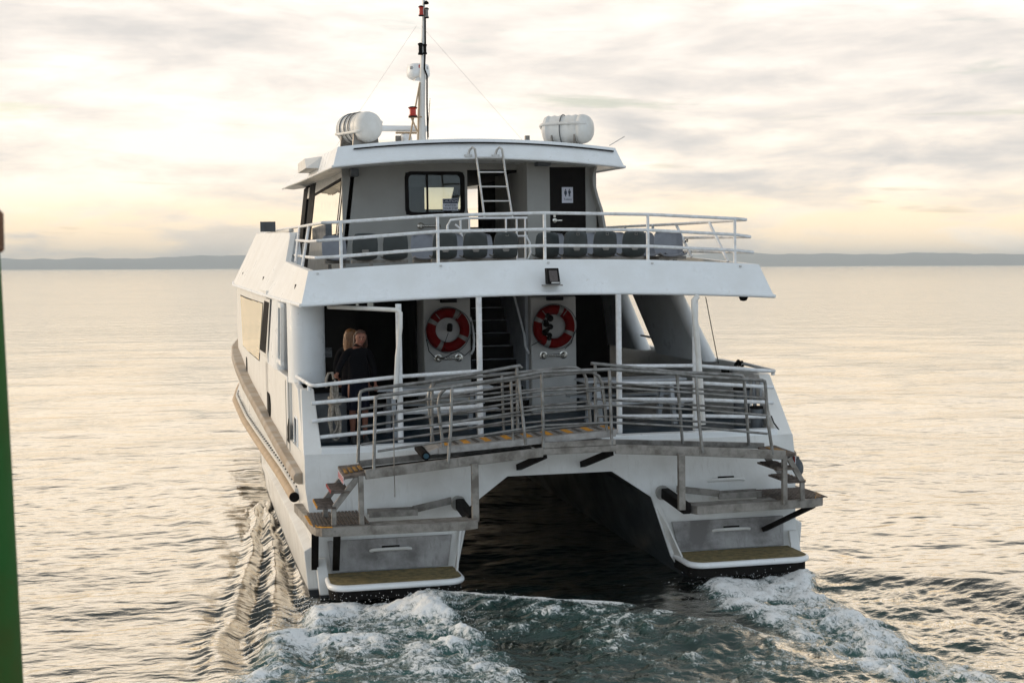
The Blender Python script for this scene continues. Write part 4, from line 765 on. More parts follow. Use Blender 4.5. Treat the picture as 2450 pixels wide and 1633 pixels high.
def nav_light(x, y, z, h_, r_, m_):
    o = MB().lathe([(r_*1.15,-h_/2),(r_*1.15,-h_/2+0.02),(r_*0.9,-h_/2+0.03),(r_*0.9,h_/2-0.03),(r_*1.2,h_/2-0.02),(r_*1.1,h_/2)], (x, y, z), (0,0,1), 14).build('navigation_light', m_, ms, 40)
    MB().lathe([(r_*1.3,h_/2),(r_*1.3,h_/2+0.012),(r_*0.6,h_/2+0.03)], (x, y, z), (0,0,1), 14).build('lamp_cap', M['black'], o, 40); MB().lathe([(r_*1.25,-0.02),(r_*1.25,0.0)], (x, y, z-h_/2), (0,0,1), 14).build('lamp_foot', M['black'], o, 40)
nav_light(-0.755, 9.68, 8.01, 0.17, 0.075, M['lampred']); nav_light(-0.505, 9.9, 10.15, 0.17, 0.045, M['lampred']); nav_light(-0.38, 9.95, 10.12, 0.17, 0.038, M['tape']); nav_light(-0.53, 9.92, 9.36, 0.20, 0.045, M['black']); nav_light(-0.43, 9.95, 9.36, 0.17, 0.035, M['black'])
MB().lathe([(0.02,0),(0.055,0.01),(0.05,0.05),(0.01,0.08)], (-0.385, 9.95, 10.30), (0,0,1), 12).build('anchor_light', M['black'], ms, 40)
dm_ = MB().lathe([(0.05,-0.19),(0.16,-0.18),(0.215,-0.15),(0.245,-0.11),(0.255,-0.06),(0.24,0.08),(0.225,0.125),(0.15,0.15),(0.01,0.158)], (-0.53, 10.28, 8.945), (0,0,1), 28).build('radar_dome', M['white'], ms, 50)
b = MB().prism([(-0.555,10.022,8.98),(-0.515,10.022,8.98),(-0.515,10.022,9.005),(-0.54,10.022,9.005),(-0.54,10.022,9.025),(-0.515,10.022,9.025),(-0.515,10.022,9.045),(-0.555,10.022,9.045)], (0,0.03,0)); b.build('dome_badge', M['lampred'], dm_, 0)
for ch_, a in (('LO', -58), ('D', -42), ('S', 42), ('O', 55)): pass
for ch_, a in (('I', -50), ('D', -41), ('S', 43)):
    q = R(a); px_, py_ = -0.53+0.253*math.sin(q), 10.28-0.253*math.cos(q); finish('dome_lettering', text_mesh(ch_, 0.085, (px_, py_, 8.985), (math.cos(q), math.sin(q), 0)), M['bone'], dm_, 0)
MB().hexa([(-0.66,9.98,8.70),(-0.50,9.98,8.70),(-0.50,10.3,8.74),(-0.66,10.3,8.74),(-0.62,9.98,8.76),(-0.45,9.98,8.80),(-0.45,10.3,8.80),(-0.62,10.3,8.76)]).build('dome_bracket', M['soft_white'], ms, 0)
MB().tube([(-0.40,10,7.1),(-0.395,10,7.56),(-0.33,10,8.34)], [0.018,0.012,0.008], 6).build('whip_aerial', M['steel'], ms, 60)
for a, c in (((-0.60,9.95,9.85),(-2.55,7.9,7.15)),((-0.50,9.95,9.85),(1.35,8.2,7.2))): MB().tube([a, c], 0.0022, 5).build('stay_wire', M['tape'], ms, 60)
# open array radar behind the port raft
rd = MB().lathe([(0.12,7.0),(0.13,7.45),(0.14,7.52),(0.11,7.60),(0.05,7.62)], (-0.80, 10.4, 0), (0,0,1), 20).build('radar_scanner', M['white'], ferry, 50)
MB().box(-1.02, -0.52, 10.35, 10.45, 7.62, 7.655).build('scanner_mount', M['tan'], rd, 0); MB().tube([(-1.50,10.4,7.73),(-0.31,10.4,7.73)], 0.065, 12).build('scanner_bar', M['white'], rd, 40); MB().box(-1.05, -0.93, 10.2, 10.3, 7.3, 7.56).build('radar_box', M['alu'], rd, 0)
# wind screens standing on the port upper side
wa, wb_ = (-3.716,15.000,5.900), (-3.350,15.000,5.656); MB().box(wa[0], wb_[0], 15.0, 15.04, wb_[2], wa[2]).build('wind_screen', M['bone'], ferry, 0); MB().box(-3.02, -2.9, 5.6, 8.4, 5.30, 5.56).build('deck_box', M['bone'], ferry, 0, 0.01)
# ------------------------------------------------------------------ aluminium boarding platform across the stern
def beam_line(b, pts, w_, h_):
    for a, c in zip(pts[:-1], pts[1:]): b.bar(a, c, w_, h_)
    return b
pf = thing_part = None
b = MB()
front = [(-3.12,-0.60,1.915), (-1.80,-0.52,2.015), (-0.545,-0.44,2.095)]
for s in (-1, 1):
    P_ = [(s*abs(p[0]), p[1], p[2]) for p in front]; beam_line(b, P_, 0.06, 0.135)
    beam_line(b, [(s*3.12,0.20,1.955), (s*2.05,0.25,2.02), (s*0.55,0.28,2.11)], 0.05, 0.09)
b.bar((-0.58,-0.43,2.10), (0.58,-0.43,2.105), 0.07, 0.09); b.bar((-0.55,-0.42,2.19), (0.55,-0.42,2.195), 0.06, 0.085); b.bar((-0.55,0.28,2.12), (0.55,0.28,2.12), 0.05, 0.09)
pf = b.build('boarding_platform', M['alu'], ferry, 0, 0.008)
for s in (-1, 1):
    b = MB().hexa([(s*3.12,-0.57,1.885),(s*0.55,-0.42,2.06),(s*0.55,0.26,2.06),(s*3.12,0.18,1.885),(s*3.12,-0.57,1.90),(s*0.55,-0.42,2.075),(s*0.55,0.26,2.075),(s*3.12,0.18,1.90)]); b.build('walkway', M['dark'], pf, 0)
MB().box(-0.55,0.55,-0.39,0.26,2.10,2.12).build('walkway', M['tread'], pf, 0)
for x in (-0.50, 0.50):
    MB().bar((x,-0.38,2.04), (x-0.14,0.72,1.72), 0.075, 0.09).build('support_bracket', M['black'], pf, 0)
for s in (-1, 1):
    # posts down to the lower platform
    for x, w_, zt, zb in ((s*1.57 if s < 0 else 1.50, 0.10, 2.0, 1.18), (s*3.18 if s < 0 else 3.11, 0.07, 1.90, 1.18)):
        MB().box(x-w_/2, x+w_/2, -0.63, -0.55, zb, zt).build('support_post', M['alu'], pf, 0, 0.006)
    # lower platform wrapping the quarter
    if s < 0: pl = [(-1.56,-0.72),(-1.74,-0.80),(-3.22,-0.74),(-3.62,-0.73),(-3.74,-0.70),(-3.82,-0.60),(-3.87,-0.40),(-3.90,0.44),(-3.97,1.45),(-3.84,1.45),(-3.80,0.56),(-3.30,0.56),(-3.10,0.40),(-3.05,-0.40),(-1.70,-0.42),(-1.56,-0.2)]
    else: pl = [(1.60,-0.32),(1.74,-0.60),(3.19,-0.54),(3.58,-0.53),(3.80,-0.42),(3.90,-0.22),(3.94,0.10),(3.90,0.70),(3.84,1.2),(3.80,0.58),(3.27,0.57),(3.08,0.40),(3.02,-0.22),(1.80,-0.24),(1.66,-0.12)]
    lp = MB().prism([(x,y,1.095) for x, y in pl], (0,0,0.125)).build('lower_platform', M['alu'], pf, 0, 0.006)
    xa, xb_ = (-3.86, -3.06) if s < 0 else (3.05, 3.88)
    b = MB()
    for k in range(16):
        x = xa+(xb_-xa)*(k+0.5)/16; b.box(x-0.016, x+0.016, -0.62 if s < 0 else -0.45, 0.50, 1.222, 1.234)
    b.build('platform_tread', M['tread'], lp, 0)
    b = MB()
    if s < 0: b.prism([(-3.90,0.30,1.223),(-3.885,-0.40,1.223),(-3.83,-0.61,1.223),(-3.74,-0.715,1.223),(-3.60,-0.745,1.223),(-3.60,-0.69,1.223),(-3.72,-0.66,1.223),(-3.79,-0.57,1.223),(-3.84,-0.38,1.223),(-3.86,0.30,1.223)], (0,0,0.008))
    else: b.prism([(3.90,0.0,1.223),(3.87,-0.24,1.223),(3.78,-0.40,1.223),(3.66,-0.46,1.223),(3.70,-0.36,1.223),(3.80,-0.2,1.223),(3.85,0.0,1.223)], (0,0,0.008))
    b.build('edge_tape', M['yellow'], lp, 0)
    # inner gate beams of the platform and the black tube stub on the hull
    xi = s*1.60
    b = MB().bar((xi,0.45,1.26), (xi,-0.55,1.18), 0.13, 0.16); b.build('platform_arm', M['black'], lp, 0, 0.02)
    MB().lathe([(0.10,0.0),(0.115,0.06),(0.10,0.10)], (s*1.60,0.62,1.25), (0,-1,0), 16).build('arm_socket', M['cabin'], lp, 40)
    b = MB(); ye = -0.35 if s < 0 else -0.2
    b.bar((s*1.75,0.35,1.33), (s*2.35,0.1,1.27), 0.03, 0.10); b.bar((s*2.35,0.1,1.27), (s*3.0,0.25,1.25), 0.03, 0.08); b.bar((s*2.3,0.0,1.245), (s*3.0,0.02,1.245), 0.03, 0.09); b.build('platform_gate', M['alu'], lp, 0)
    if s < 0:
        MB().bar((-3.52,-0.55,1.10), (-3.46,0.35,0.42), 0.10, 0.06).build('brace', M['black'], lp, 0); MB().bar((-3.80,-0.3,1.10), (-3.76,0.38,0.45), 0.10, 0.08).build('brace', M['black'], lp, 0)
    else: MB().bar((3.64,-0.42,1.10), (3.20,0.40,0.62), 0.10, 0.07).build('brace', M['black'], lp, 0)
    # stair from walkway down to the lower platform
    st = MB(); sA, sB = MB(), MB()
    if s < 0:
        st = sA; st.bar((-3.20,-0.58,1.90), (-3.56,-0.58,1.46), 0.05, 0.085); st.bar((-3.56,-0.58,1.47), (-3.565,-0.58,1.22), 0.05, 0.07, (1,0,0)); st = sB; st.bar((-3.24,0.10,1.94), (-3.62,0.10,1.46), 0.05, 0.085); st.bar((-3.61,0.10,1.47), (-3.62,0.10,1.22), 0.05, 0.07, (1,0,0))
        tr_ = ((-3.60,-3.34,1.70),(-3.79,-3.53,1.49)); tp = (-3.42,-3.10)
    else:
        st = sA; st.bar((3.18,-0.58,1.87), (3.40,-0.58,1.50), 0.05, 0.08); st.bar((3.395,-0.58,1.51), (3.40,-0.58,1.22), 0.05, 0.07, (1,0,0)); st = sB; st.bar((3.00,0.10,1.92), (3.40,0.10,1.48), 0.05, 0.08); st.bar((3.40,0.10,1.48), (3.40,0.10,1.22), 0.05, 0.07, (1,0,0))
        tr_ = ((2.98,3.26,1.72),(3.16,3.44,1.52)); tp = (3.00,3.28)
    sA.build('stair_stringer', M['alu'], pf, 0, 0.006); sB.build('stair_stringer', M['alu'], pf, 0, 0.006)
    for x0, x1, z in tr_:
        b = MB().box(x0, x1, -0.62, 0.14, z-0.03, z); 
        for k in range(7): b.box(x0+0.01, x1-0.01, -0.60+0.105*k, -0.56+0.105*k, z, z+0.018)
        tr0 = b.build('stair_tread', M['tread'], pf, 0, 0.006)
        b = MB(); xe = x0 if s < 0 else x1
        for k in range(5): b.box(xe-0.006, xe+0.006, -0.60+0.15*k, -0.53+0.15*k, z-0.028, z+0.012)
        b.build('nosing_stripe', M['yellow'] if z < 1.6 else M['lampred'], tr0, 0)
    b = MB().hexa([(tp[0],-0.62,1.86),(tp[1],-0.62,1.90),(tp[1],0.16,1.92),(tp[0],0.16,1.90),(tp[0],-0.62,1.90),(tp[1],-0.62,1.945),(tp[1],0.16,1.965),(tp[0],0.16,1.945)]); tl = b.build('top_tread', M['tread'], pf, 0, 0.006)
    b = MB()
    for k in range(4): b.box(tp[0]+0.04+0.07*k, tp[0]+0.08+0.07*k, -0.45, -0.05, 1.955-0.012*(k if s > 0 else 3-k), 1.968-0.010*(k if s > 0 else 3-k))
    b.build('tread_tape', M['oldyellow'], tl, 0)
    b = MB(); xe = tp[0] if s < 0 else tp[1]
    for k in range(5): b.box(xe-0.008, xe+0.004, -0.60+0.15*k, -0.53+0.15*k, 1.80, 1.885)
    b.build('riser_stripe', M['lampred'], tl, 0)
    MB().box(xe-0.004, xe+0.002, -0.62, 0.1, 1.79, 1.89).build('riser', M['sign_w'], tl, 0)
# pipe rails on the platform: outer run along the front beam, inner runs beside the deck
def prail(name, tops, mids, posts, r=0.026, rm=0.018):
    b = MB()
    for l in tops: b.tube(l, r, 10)
    for l in mids: b.tube(l, rm, 8)
    o = b.build(name, M['pipe'], pf, 60)
    for p in posts: MB().tube(p, 0.024, 10).build('post', M['pipe'], o, 60)
    return o
zt = [3.01, 3.09, 3.245]
prail('platform_rail',
  [[(-2.955,-0.6,2.94),(-2.95,-0.6,2.98),(-2.90,-0.6,3.0),(-1.874,-0.58,3.091),(-0.895,-0.5,3.199),(-0.533,-0.43,3.247),(0.469,-0.43,3.255),(1.474,-0.5,3.163),(1.769,-0.52,3.12),(2.76,-0.6,3.035),(2.80,-0.6,3.02),(2.81,-0.6,2.97)]],
  [[(-2.94,-0.6,za),(-1.90,-0.58,zb),(-0.537,-0.43,zc),(0.481,-0.43,zd),(1.755,-0.52,ze),(2.84,-0.6,zf)] for za,zb,zc,zd,ze,zf in ((2.737,2.85,2.979,2.995,2.876,2.766),(2.493,2.586,2.726,2.735,2.631,2.513),(2.231,2.34,2.479,2.483,2.375,2.243))],
  [[(-3.0,-0.6,1.93),(-2.955,-0.6,2.96)],[(-1.945,-0.58,2.02),(-1.90,-0.58,2.5),(-1.875,-0.58,3.09)],[(-0.804,-0.500,2.224),(-0.896,-0.500,3.176)],[(-0.525,-0.43,2.15),(-0.537,-0.43,3.245)],[(0.498,-0.43,2.15),(0.47,-0.43,3.25)],[(1.845,-0.55,2.0),(1.80,-0.55,2.4),(1.76,-0.52,3.12)],[(2.925,-0.6,1.93),(2.85,-0.6,2.4),(2.81,-0.6,2.98)]])
prail('platform_rail', [[(-3.085,0.15,2.94),(-3.07,0.15,3.0),(-3.0,0.15,3.025),(-2.031,0.15,3.117),(-0.72,0.15,3.305),(-0.70,0.15,3.27)]],
  [[(-3.08,0.15,2.747-k*0.253),(-2.05,0.15,2.861-k*0.256),(-0.77,0.15,3.03-k*0.26)] for k in range(3)],
  [[(-3.13,0.15,1.98),(-3.085,0.15,2.96)],[(-2.057,0.15,2.04),(-2.031,0.15,3.11)],[(-0.77,0.15,2.12),(-0.768,0.15,3.29)]])
prail('platform_rail', [[(0.36,0.15,3.306),(0.5,0.15,3.29),(1.702,0.15,3.135),(2.70,0.15,3.06),(2.76,0.15,3.04),(2.775,0.15,2.99)]],
  [[(0.42,0.15,3.03-k*0.255),(1.735,0.15,2.898-k*0.247),(2.805,0.15,2.792-k*0.248)] for k in range(3)],
  [[(0.42,0.15,2.12),(0.425,0.15,3.29)],[(1.785,0.15,2.05),(1.70,0.15,3.13)],[(2.854,0.15,1.98),(2.775,0.15,3.02)]])
MB().tube([(-2.710,-0.620,2.761), (-2.721,-0.660,1.934), (-2.718,-0.660,1.665), (-2.720,-0.660,1.591)], 0.007, 6).build('lanyard', M['alu'], pf, 0)

# ------------------------------------------------------------------ seats on the upper deck
def seat_bm():
    b = MB(); sc_ = []      # shell profile from front lip of the seat to the top of the back (faces +y)
    prof = [(0.21,0.00,0.19),(0.17,0.015,0.20),(0.05,-0.005,0.20),(-0.10,-0.01,0.205),(-0.165,0.03,0.205),(-0.195,0.11,0.21),(-0.215,0.24,0.21),(-0.235,0.36,0.195),(-0.245,0.405,0.165),(-0.246,0.418,0.12)]
    for y, z, w_ in prof:
        row = []
        for u_ in np.linspace(-1, 1, 9):
            e = abs(u_)**3; row.append((u_*w_, y+0.035*e*(1 if z > 0.05 else 0.2), z+0.04*e*(1 if z < 0.1 else 0)))
        sc_.append(row)
    n = len(prof); top = sc_; bot = [[(x, y-0.016*(1 if i > 3 else 0.2), z-0.018*(1 if i < 5 else 0.1)) for x, y, z in row] for i, row in enumerate(sc_)]
    b.loft([r_ + q[::-1] for r_, q in zip(top, bot)]); return b
def bench(kind, x0, n, y, face, pitch=0.515, zs=4.912, label=None):
    m_ = M[kind]; xb = [x0+pitch*k for k in range(n)]
    b = MB().bar((xb[0]-0.20,y,zs-0.045), (xb[-1]+0.22,y,zs-0.045), 0.09, 0.055)
    for x in (xb[0]+0.12, xb[-1]-0.12): b.box(x-0.03, x+0.03, y-0.03, y+0.03, 4.50, zs-0.08); b.box(x-0.05, x+0.05, y-0.22, y+0.22, 4.50, 4.53)
    o = b.build('seat_row', M['alu'], ferry, 0)
    if label: o['label'] = label
    first = None
    for x in xb:
        if first is None:
            first = seat_bm().build('seat', m_, o, 50); s_ = first
        else:
            s_ = first.copy(); COL.objects.link(s_); s_.parent = o
        s_.location = (x+rng.normal(0,.004), y+rng.normal(0,.006), zs); s_.rotation_euler = (R(rng.normal(0,1.0)), R(rng.normal(0,0.8)), (0 if face > 0 else math.pi)+R(rng.normal(0,2.2)))
    return o, xb
def slots(o, xb, y, sq=()):
    for k, x in enumerate(xb):
        b = MB().prism([(x-0.055,y-0.238,5.035),(x-0.035,y-0.238,5.005),(x+0.045,y-0.238,5.005),(x+0.06,y-0.238,5.035),(x+0.055,y-0.242,5.062),(x-0.05,y-0.242,5.062)], (0,0.012,0)); b.build('hand_slot', M['tape'], o, 0)
        if k in sq:
            c = (x+0.02, y-0.262, 5.285); b = MB()
            for a_, d_ in (((-.024,-.024),(.024,-.018)),((-.024,.018),(.024,.024)),((-.024,-.018),(-.018,.018)),((.018,-.018),(.024,.018))): b.box(c[0]+a_[0], c[0]+d_[0], c[1], c[1]+0.006, c[2]+a_[1], c[2]+d_[1])
            b.build('seat_label', M['tape'], o, 0)
for x0, n, sq in ((-2.60,2,()),(-1.265,3,(2,)),(0.995,3,(0,1,2))):
    o, xb = bench('seat', x0, n, 3.42, 1); slots(o, xb, 3.42, sq)
for x0, n, y in ((-2.99,1,4.0),(-1.47,3,4.1),(0.86,1,4.1),(1.50,4,4.1),(2.88,1,3.9)):
    bench('seat_sheen', x0, n, y, -1)
bench('seat', 0.62, 1, 3.9, 1)

# ------------------------------------------------------------------ loose things aboard
def child_copy(root, loc=None):
    c = root.copy(); COL.objects.link(c)
    for ch_ in list(root.children):
        d_ = ch_.copy(); COL.objects.link(d_); d_.parent = c
        for e_ in list(ch_.children): f_ = e_.copy(); COL.objects.link(f_); f_.parent = d_
    if loc: c.location = loc
    return c
# life rings
def life_ring(cx, cz, rot, label):
    t_ = thing('life_ring', (cx, 4.66, cz), label, 'life ring', 'life rings on the white deck pillars')
    o = (cx, 4.66, cz); b = MB()
    pts = arc((cx,4.66,cz), 0.305, 0, 360, 48, (1,0,0), (0,0,1))[:-1]
    b.tube(pts, 0.088, 14, True); b.build('ring', M['red'], t_, 60, origin=o)
    for k in range(4):
        a0 = rot+90*k; MB().tube(arc((cx,4.66,cz), 0.305, a0-7, a0+7, 4, (1,0,0), (0,0,1)), 0.0905, 14).build('reflective_band', M['tape'], t_, 60, origin=o)
    gl_ = []
    for k in range(49):
        a = R(rot+360*k/48); rr_ = 0.395+0.018*abs(math.sin(2*(a-R(rot))))*1; gl_.append((cx+rr_*math.cos(a), 4.60+0.0*k, cz+rr_*math.sin(a)))
    MB().tube(gl_, 0.008, 6).build('grab_line', M['bone'], t_, 60, origin=o)
    for a in (52, 128): 
        q = R(a); MB().bar((cx+0.25*math.cos(q),4.56,cz+0.25*math.sin(q)), (cx+0.37*math.cos(q),4.56,cz+0.37*math.sin(q)), 0.02, 0.012).build('hook', M['tape'], t_, 0, origin=o)
    return t_
c1 = (-0.983,4.660,3.644); c2 = (0.954,4.660,3.660)
r1 = life_ring(c1[0], c1[2], 62, 'red life ring with a small lamp inside it and a line dangling below')
MB().lathe([(0.03,0.0),(0.05,0.02),(0.05,0.12),(0.03,0.15)], (0.02,-0.05,-0.03), (0.1,0,1), 12).build('ring_lamp', M['black'], r1, 40)
MB().tube([(0.0,-0.05,-0.05),(-0.06,-0.06,-0.2),(-0.08,-0.10,-0.34)], 0.006, 5).build('lamp_cord', M['darkrope'], r1, 60)
MB().tube([(-0.40,-0.08,-0.15),(-0.36,-0.09,-0.36),(-0.25,-0.09,-0.48),(-0.10,-0.07,-0.50),(0.05,-0.07,-0.42),(0.16,-0.08,-0.37),(0.28,-0.08,-0.46),(0.40,-0.08,-0.36),(0.43,-0.06,-0.1),(0.41,-0.06,0.15)], 0.008, 6).build('dangling_line', M['darkrope'], r1, 60)
r2 = life_ring(c2[0], c2[2], 67, 'red life ring with a black cord bundle tied inside its left edge')
b = MB()
for k in range(9): b.sphere((-0.13+0.05*math.sin(k*1.9), -0.08, 0.20-0.05*k), 0.05+0.012*math.sin(k*2.3), 8)
b.build('cord_bundle', M['darkrope'], r2, 60)
MB().tube([(-0.1,-0.07,-0.2),(-0.3,-0.07,-0.26),(-0.43,-0.06,-0.33)], 0.008, 6).build('cord', M['darkrope'], r2, 60); MB().tube([(0.37,-0.08,-0.1),(0.30,-0.09,-0.3),(0.18,-0.09,-0.40)], 0.008, 6).build('cord', M['darkrope'], r2, 60)
# life raft canisters
def raft(cx, cy, cz, yaw, label, L=0.95, r_=0.30, roll=0.0):
    t_ = thing('liferaft_canister', (cx, cy, cz-r_-0.05), label, 'life raft', 'life raft canisters on the roof')
    d_ = Vector((math.sin(R(yaw)), -math.cos(R(yaw)), 0)); o = (cx, cy, cz-r_-0.05); c = Vector((cx, cy, cz))
    for nm, top in (('upper_shell', True), ('lower_shell', False)):
        sc_ = []
        prof = [(0.0,-L/2-0.02),(0.62*r_,-L/2+0.01),(0.93*r_,-L/2+0.06),(r_,-L/2+0.12)]
        for k in range(9):
            h_ = -L/2+0.17+k*(L-0.36)/8; prof += [(r_*(1.0 if k % 2 else 0.93), h_)]
        prof += [(r_,L/2-0.16),(0.985*r_,L/2-0.10),(0.93*r_,L/2-0.035),(0.80*r_,L/2+0.03),(0.58*r_,L/2+0.075),(0.3*r_,L/2+0.10),(0.0,L/2+0.11)]
        u = Vector((d_.y, -d_.x, 0)); zz = Vector((0,0,1)); u, zz = u*math.cos(R(roll))+zz*math.sin(R(roll)), zz*math.cos(R(roll))-u*math.sin(R(roll))
        for q, h_ in prof:
            sc_.append([c + d_*h_ + (u*math.cos(a) + zz*math.sin(a))*max(q,1e-3) for a in np.linspace(0, math.pi, 15)*(1 if top else -1)])
        MB().loft(sc_, True, False).build(nm, M['soft_white'], t_, 40, origin=o)
    u0 = Vector((d_.y, -d_.x, 0)); b = MB(); rim = []
    for q in np.linspace(0, 2*math.pi, 33)[:-1]:
        ex, ey = math.cos(q), math.sin(q); w1 = (r_+0.012)*np.sign(ex)*abs(ex)**0.25; w2 = (L/2+0.01)*np.sign(ey)*abs(ey)**0.45; rim.append(c + u*w1 + d_*w2)
    b.tube(rim, 0.030, 8, True); b.build('rim', M['soft_white'], t_, 60, origin=o)
    for h_ in ((-L*0.24, -L*0.06, L*0.10) if cx < 0 else (-L*0.05,)):
        MB().tube([c + d_*h_ + (u*math.cos(a) + zz*math.sin(a))*(r_+0.006) for a in np.linspace(0, 2*math.pi, 29)[:-1]], 0.010, 6, True).build('strap', M['bone'], t_, 60, origin=o)
    q = c - d_*(L*0.15) + u*(-(r_+0.03)) 
    MB().tube([q, q+u*(-0.07)+Vector((0,0,0.04)), q+u*(-0.03)+Vector((0,0,0.09)), q+u*(-0.09)+Vector((0,0,-0.02))], 0.012, 6).build('release_cord', M['lampred'], t_, 60, origin=o)
    for h_ in (-L*0.25, L*0.25):
        u = u0; p = c + d_*h_; MB().prism([p+u*(-0.30)+Vector((0,0,-r_-0.12)), p+u*0.30+Vector((0,0,-r_-0.12)), p+u*0.27+Vector((0,0,-0.12)), p+u*0.18+Vector((0,0,-0.25)), p+Vector((0,0,-r_-0.01)), p+u*(-0.18)+Vector((0,0,-0.25)), p+u*(-0.27)+Vector((0,0,-0.12))], d_*0.03).build('cradle', M['alu'], t_, 0, origin=o)
    e = c + d_*(L/2+0.05)
    return t_
r1 = raft(-2.10, 8.0, 7.50, 24, 'white ribbed life raft canister on the port side of the roof, near the mast', roll=-20)
r2 = raft(2.12, 8.0, 7.50, 58, 'white ribbed life raft canister on the starboard side of the roof, with an orange cord', roll=20)
# gangway
gw = thing('gangway', (-0.7, 0.0, 2.21), 'aluminium gangway with yellow tread strips and round-ended handrails across the stern', 'gangway')
go = (-0.7, 0.0, 2.21)
zg = lambda x: 2.215 + 0.0566*(x+2.05)
b = MB().hexa([(-2.04,-0.35,zg(-2.04)-0.10),(0.58,-0.35,zg(0.58)-0.10),(0.58,0.30,zg(0.58)-0.10),(-2.04,0.30,zg(-2.04)-0.10),(-2.04,-0.35,zg(-2.04)),(0.62,-0.35,zg(0.62)),(0.62,0.30,zg(0.62)),(-2.04,0.30,zg(-2.04))])
b.hexa([(-2.25,-0.34,zg(-2.3)-0.10),(-2.04,-0.34,zg(-2.1)-0.09),(-2.04,0.29,zg(-2.1)-0.09),(-2.25,0.29,zg(-2.3)-0.10),(-2.25,-0.34,zg(-2.3)-0.07),(-2.04,-0.34,zg(-2.1)),(-2.04,0.29,zg(-2.1)),(-2.25,0.29,zg(-2.3)-0.07)])
b.build('gangway_deck', M['gang'], gw, 0, 0.006, origin=go)
for k in range(17):
    x = -1.90+0.153*k; m_ = M['yellow'] if k % 2 == 0 else M['greytape']; w_ = 0.045 if k % 2 == 0 else 0.03
    MB().hexa([(x-w_,-0.22,zg(x-w_)+0.001),(x+w_,-0.22,zg(x+w_)+0.001),(x+w_+0.0,0.22,zg(x+w_)+0.001),(x-w_,0.22,zg(x-w_)+0.001),(x-w_,-0.22,zg(x-w_)+0.006),(x+w_,-0.22,zg(x+w_)+0.006),(x+w_,0.22,zg(x+w_)+0.006),(x-w_,0.22,zg(x-w_)+0.006)]).build('tread_strip', m_, gw, 0, origin=go)
for y, xa, xb_, za, zb, m1_ in ((-0.33, -2.03, 0.40, 3.07, 3.22, (2.64,2.44)), (0.28, -2.07, 0.33, 3.11, 3.25, (2.70,2.47))):
    xl, xr = xa, xb_
    top = [(xl+0.06,y,zg(xl)-0.02),(xl+0.02,y,2.6),(xl,y,za-0.22),(xl+0.03,y,za-0.10),(xl+0.11,y,za-0.02),(xl+0.22,y,za)] + [(xr-0.30,y,zb),(xr-0.16,y,zb-0.01),(xr-0.06,y,zb-0.07),(xr-0.01,y,zb-0.18),(xr,y,zb-0.30),(xr+0.03,y,2.7),(xr+0.05,y,zg(xr)-0.02)]
    b = MB().tube(top, 0.024, 10)
    for f in (0.30, 0.58, 0.84): b.tube([(xl+0.02,y,za-f*0.88),(xr+0.02,y,zb-f*0.90)], 0.016, 8)
    rl_ = b.build('handrail', M['pipe'], gw, 60, origin=go)
    for x in (-0.95,): MB().tube([(x,y,zg(x)),(x-0.02,y,za+(zb-za)*0.42)], 0.02, 8).build('post', M['pipe'], rl_, 60, origin=go)
MB().tube([(-2.22,-0.34,2.10),(-2.22,0.34,2.13)], 0.062, 16).build('roller', M['black'], gw, 60, origin=go)
MB().lathe([(0.038,0),(0.038,0.02)], (-2.22,-0.345,2.10), (0,-1,0), 16).build('roller_hub', principled('blue_hub', (0.01,0.06,0.09), 0.5), gw, 0, origin=go)
# picnic tables
def table(x0, x1, y0, y1, zt, label):
    cx, cy = (x0+x1)/2, (y0+y1)/2; o = (cx, cy, 2.10)
    t_ = thing('picnic_table', o, label, 'table', 'picnic tables on the aft deck')
    b = MB(); n = 5; w_ = (y1-y0)*0.62/n; ym = cy-(y1-y0)*0.31
    for k in range(n): b.box(x0, x1, ym+k*w_+0.006, ym+(k+1)*w_-0.006, zt-0.035, zt)
    b.build('tabletop', M['tablegrey'], t_, 0, 0.005, origin=o)
    for yc_ in (y0-0.12, y1+0.12):
        b = MB(); b.box(x0-0.02, x1+0.02, yc_-0.14, yc_-0.008, 2.505, 2.54); b.box(x0-0.02, x1+0.02, yc_+0.008, yc_+0.14, 2.505, 2.54); b.build('bench', M['tablegrey'], t_, 0, 0.005, origin=o)
    for x in (x0+0.25, x1-0.25):
        for s in (-1, 1): MB().bar((x,cy+s*0.42,2.10), (x,cy+s*0.20,zt-0.04), 0.07, 0.10, (0,1,0)).build('leg', M['tablegrey'], t_, 0, 0.004, origin=o)
        MB().bar((x,y0-0.25,2.47), (x,y1+0.25,2.47), 0.06, 0.07).build('cross_beam', M['tablegrey'], t_, 0, origin=o)
table(-2.60, -0.75, 1.75, 2.75, 2.86, 'pale grey picnic table with benches behind the gangway, port of the stairway')
table(0.85, 2.62, 2.05, 3.15, 2.86, 'pale grey picnic table with benches on the blue deck, starboard of the stairway')
# broom
bo = thing('broom', (-0.9, 1.9, 2.88), 'broom with a yellow wooden handle lying across the port picnic table', 'broom')
a, c = Vector((-1.149,1.850,2.779)), Vector((-0.539,1.850,2.867)); o = (-0.9, 1.9, 2.88); d_ = c-a
MB().tube([a, c, c+d_*0.22], 0.016, 8).build('handle', M['wood'], bo, 60, origin=o); MB().box(a.x-0.16, a.x, a.y-0.03, a.y+0.03, a.z-0.07, a.z+0.01).build('brush_head', M['black'], bo, 0, 0.01, origin=o)
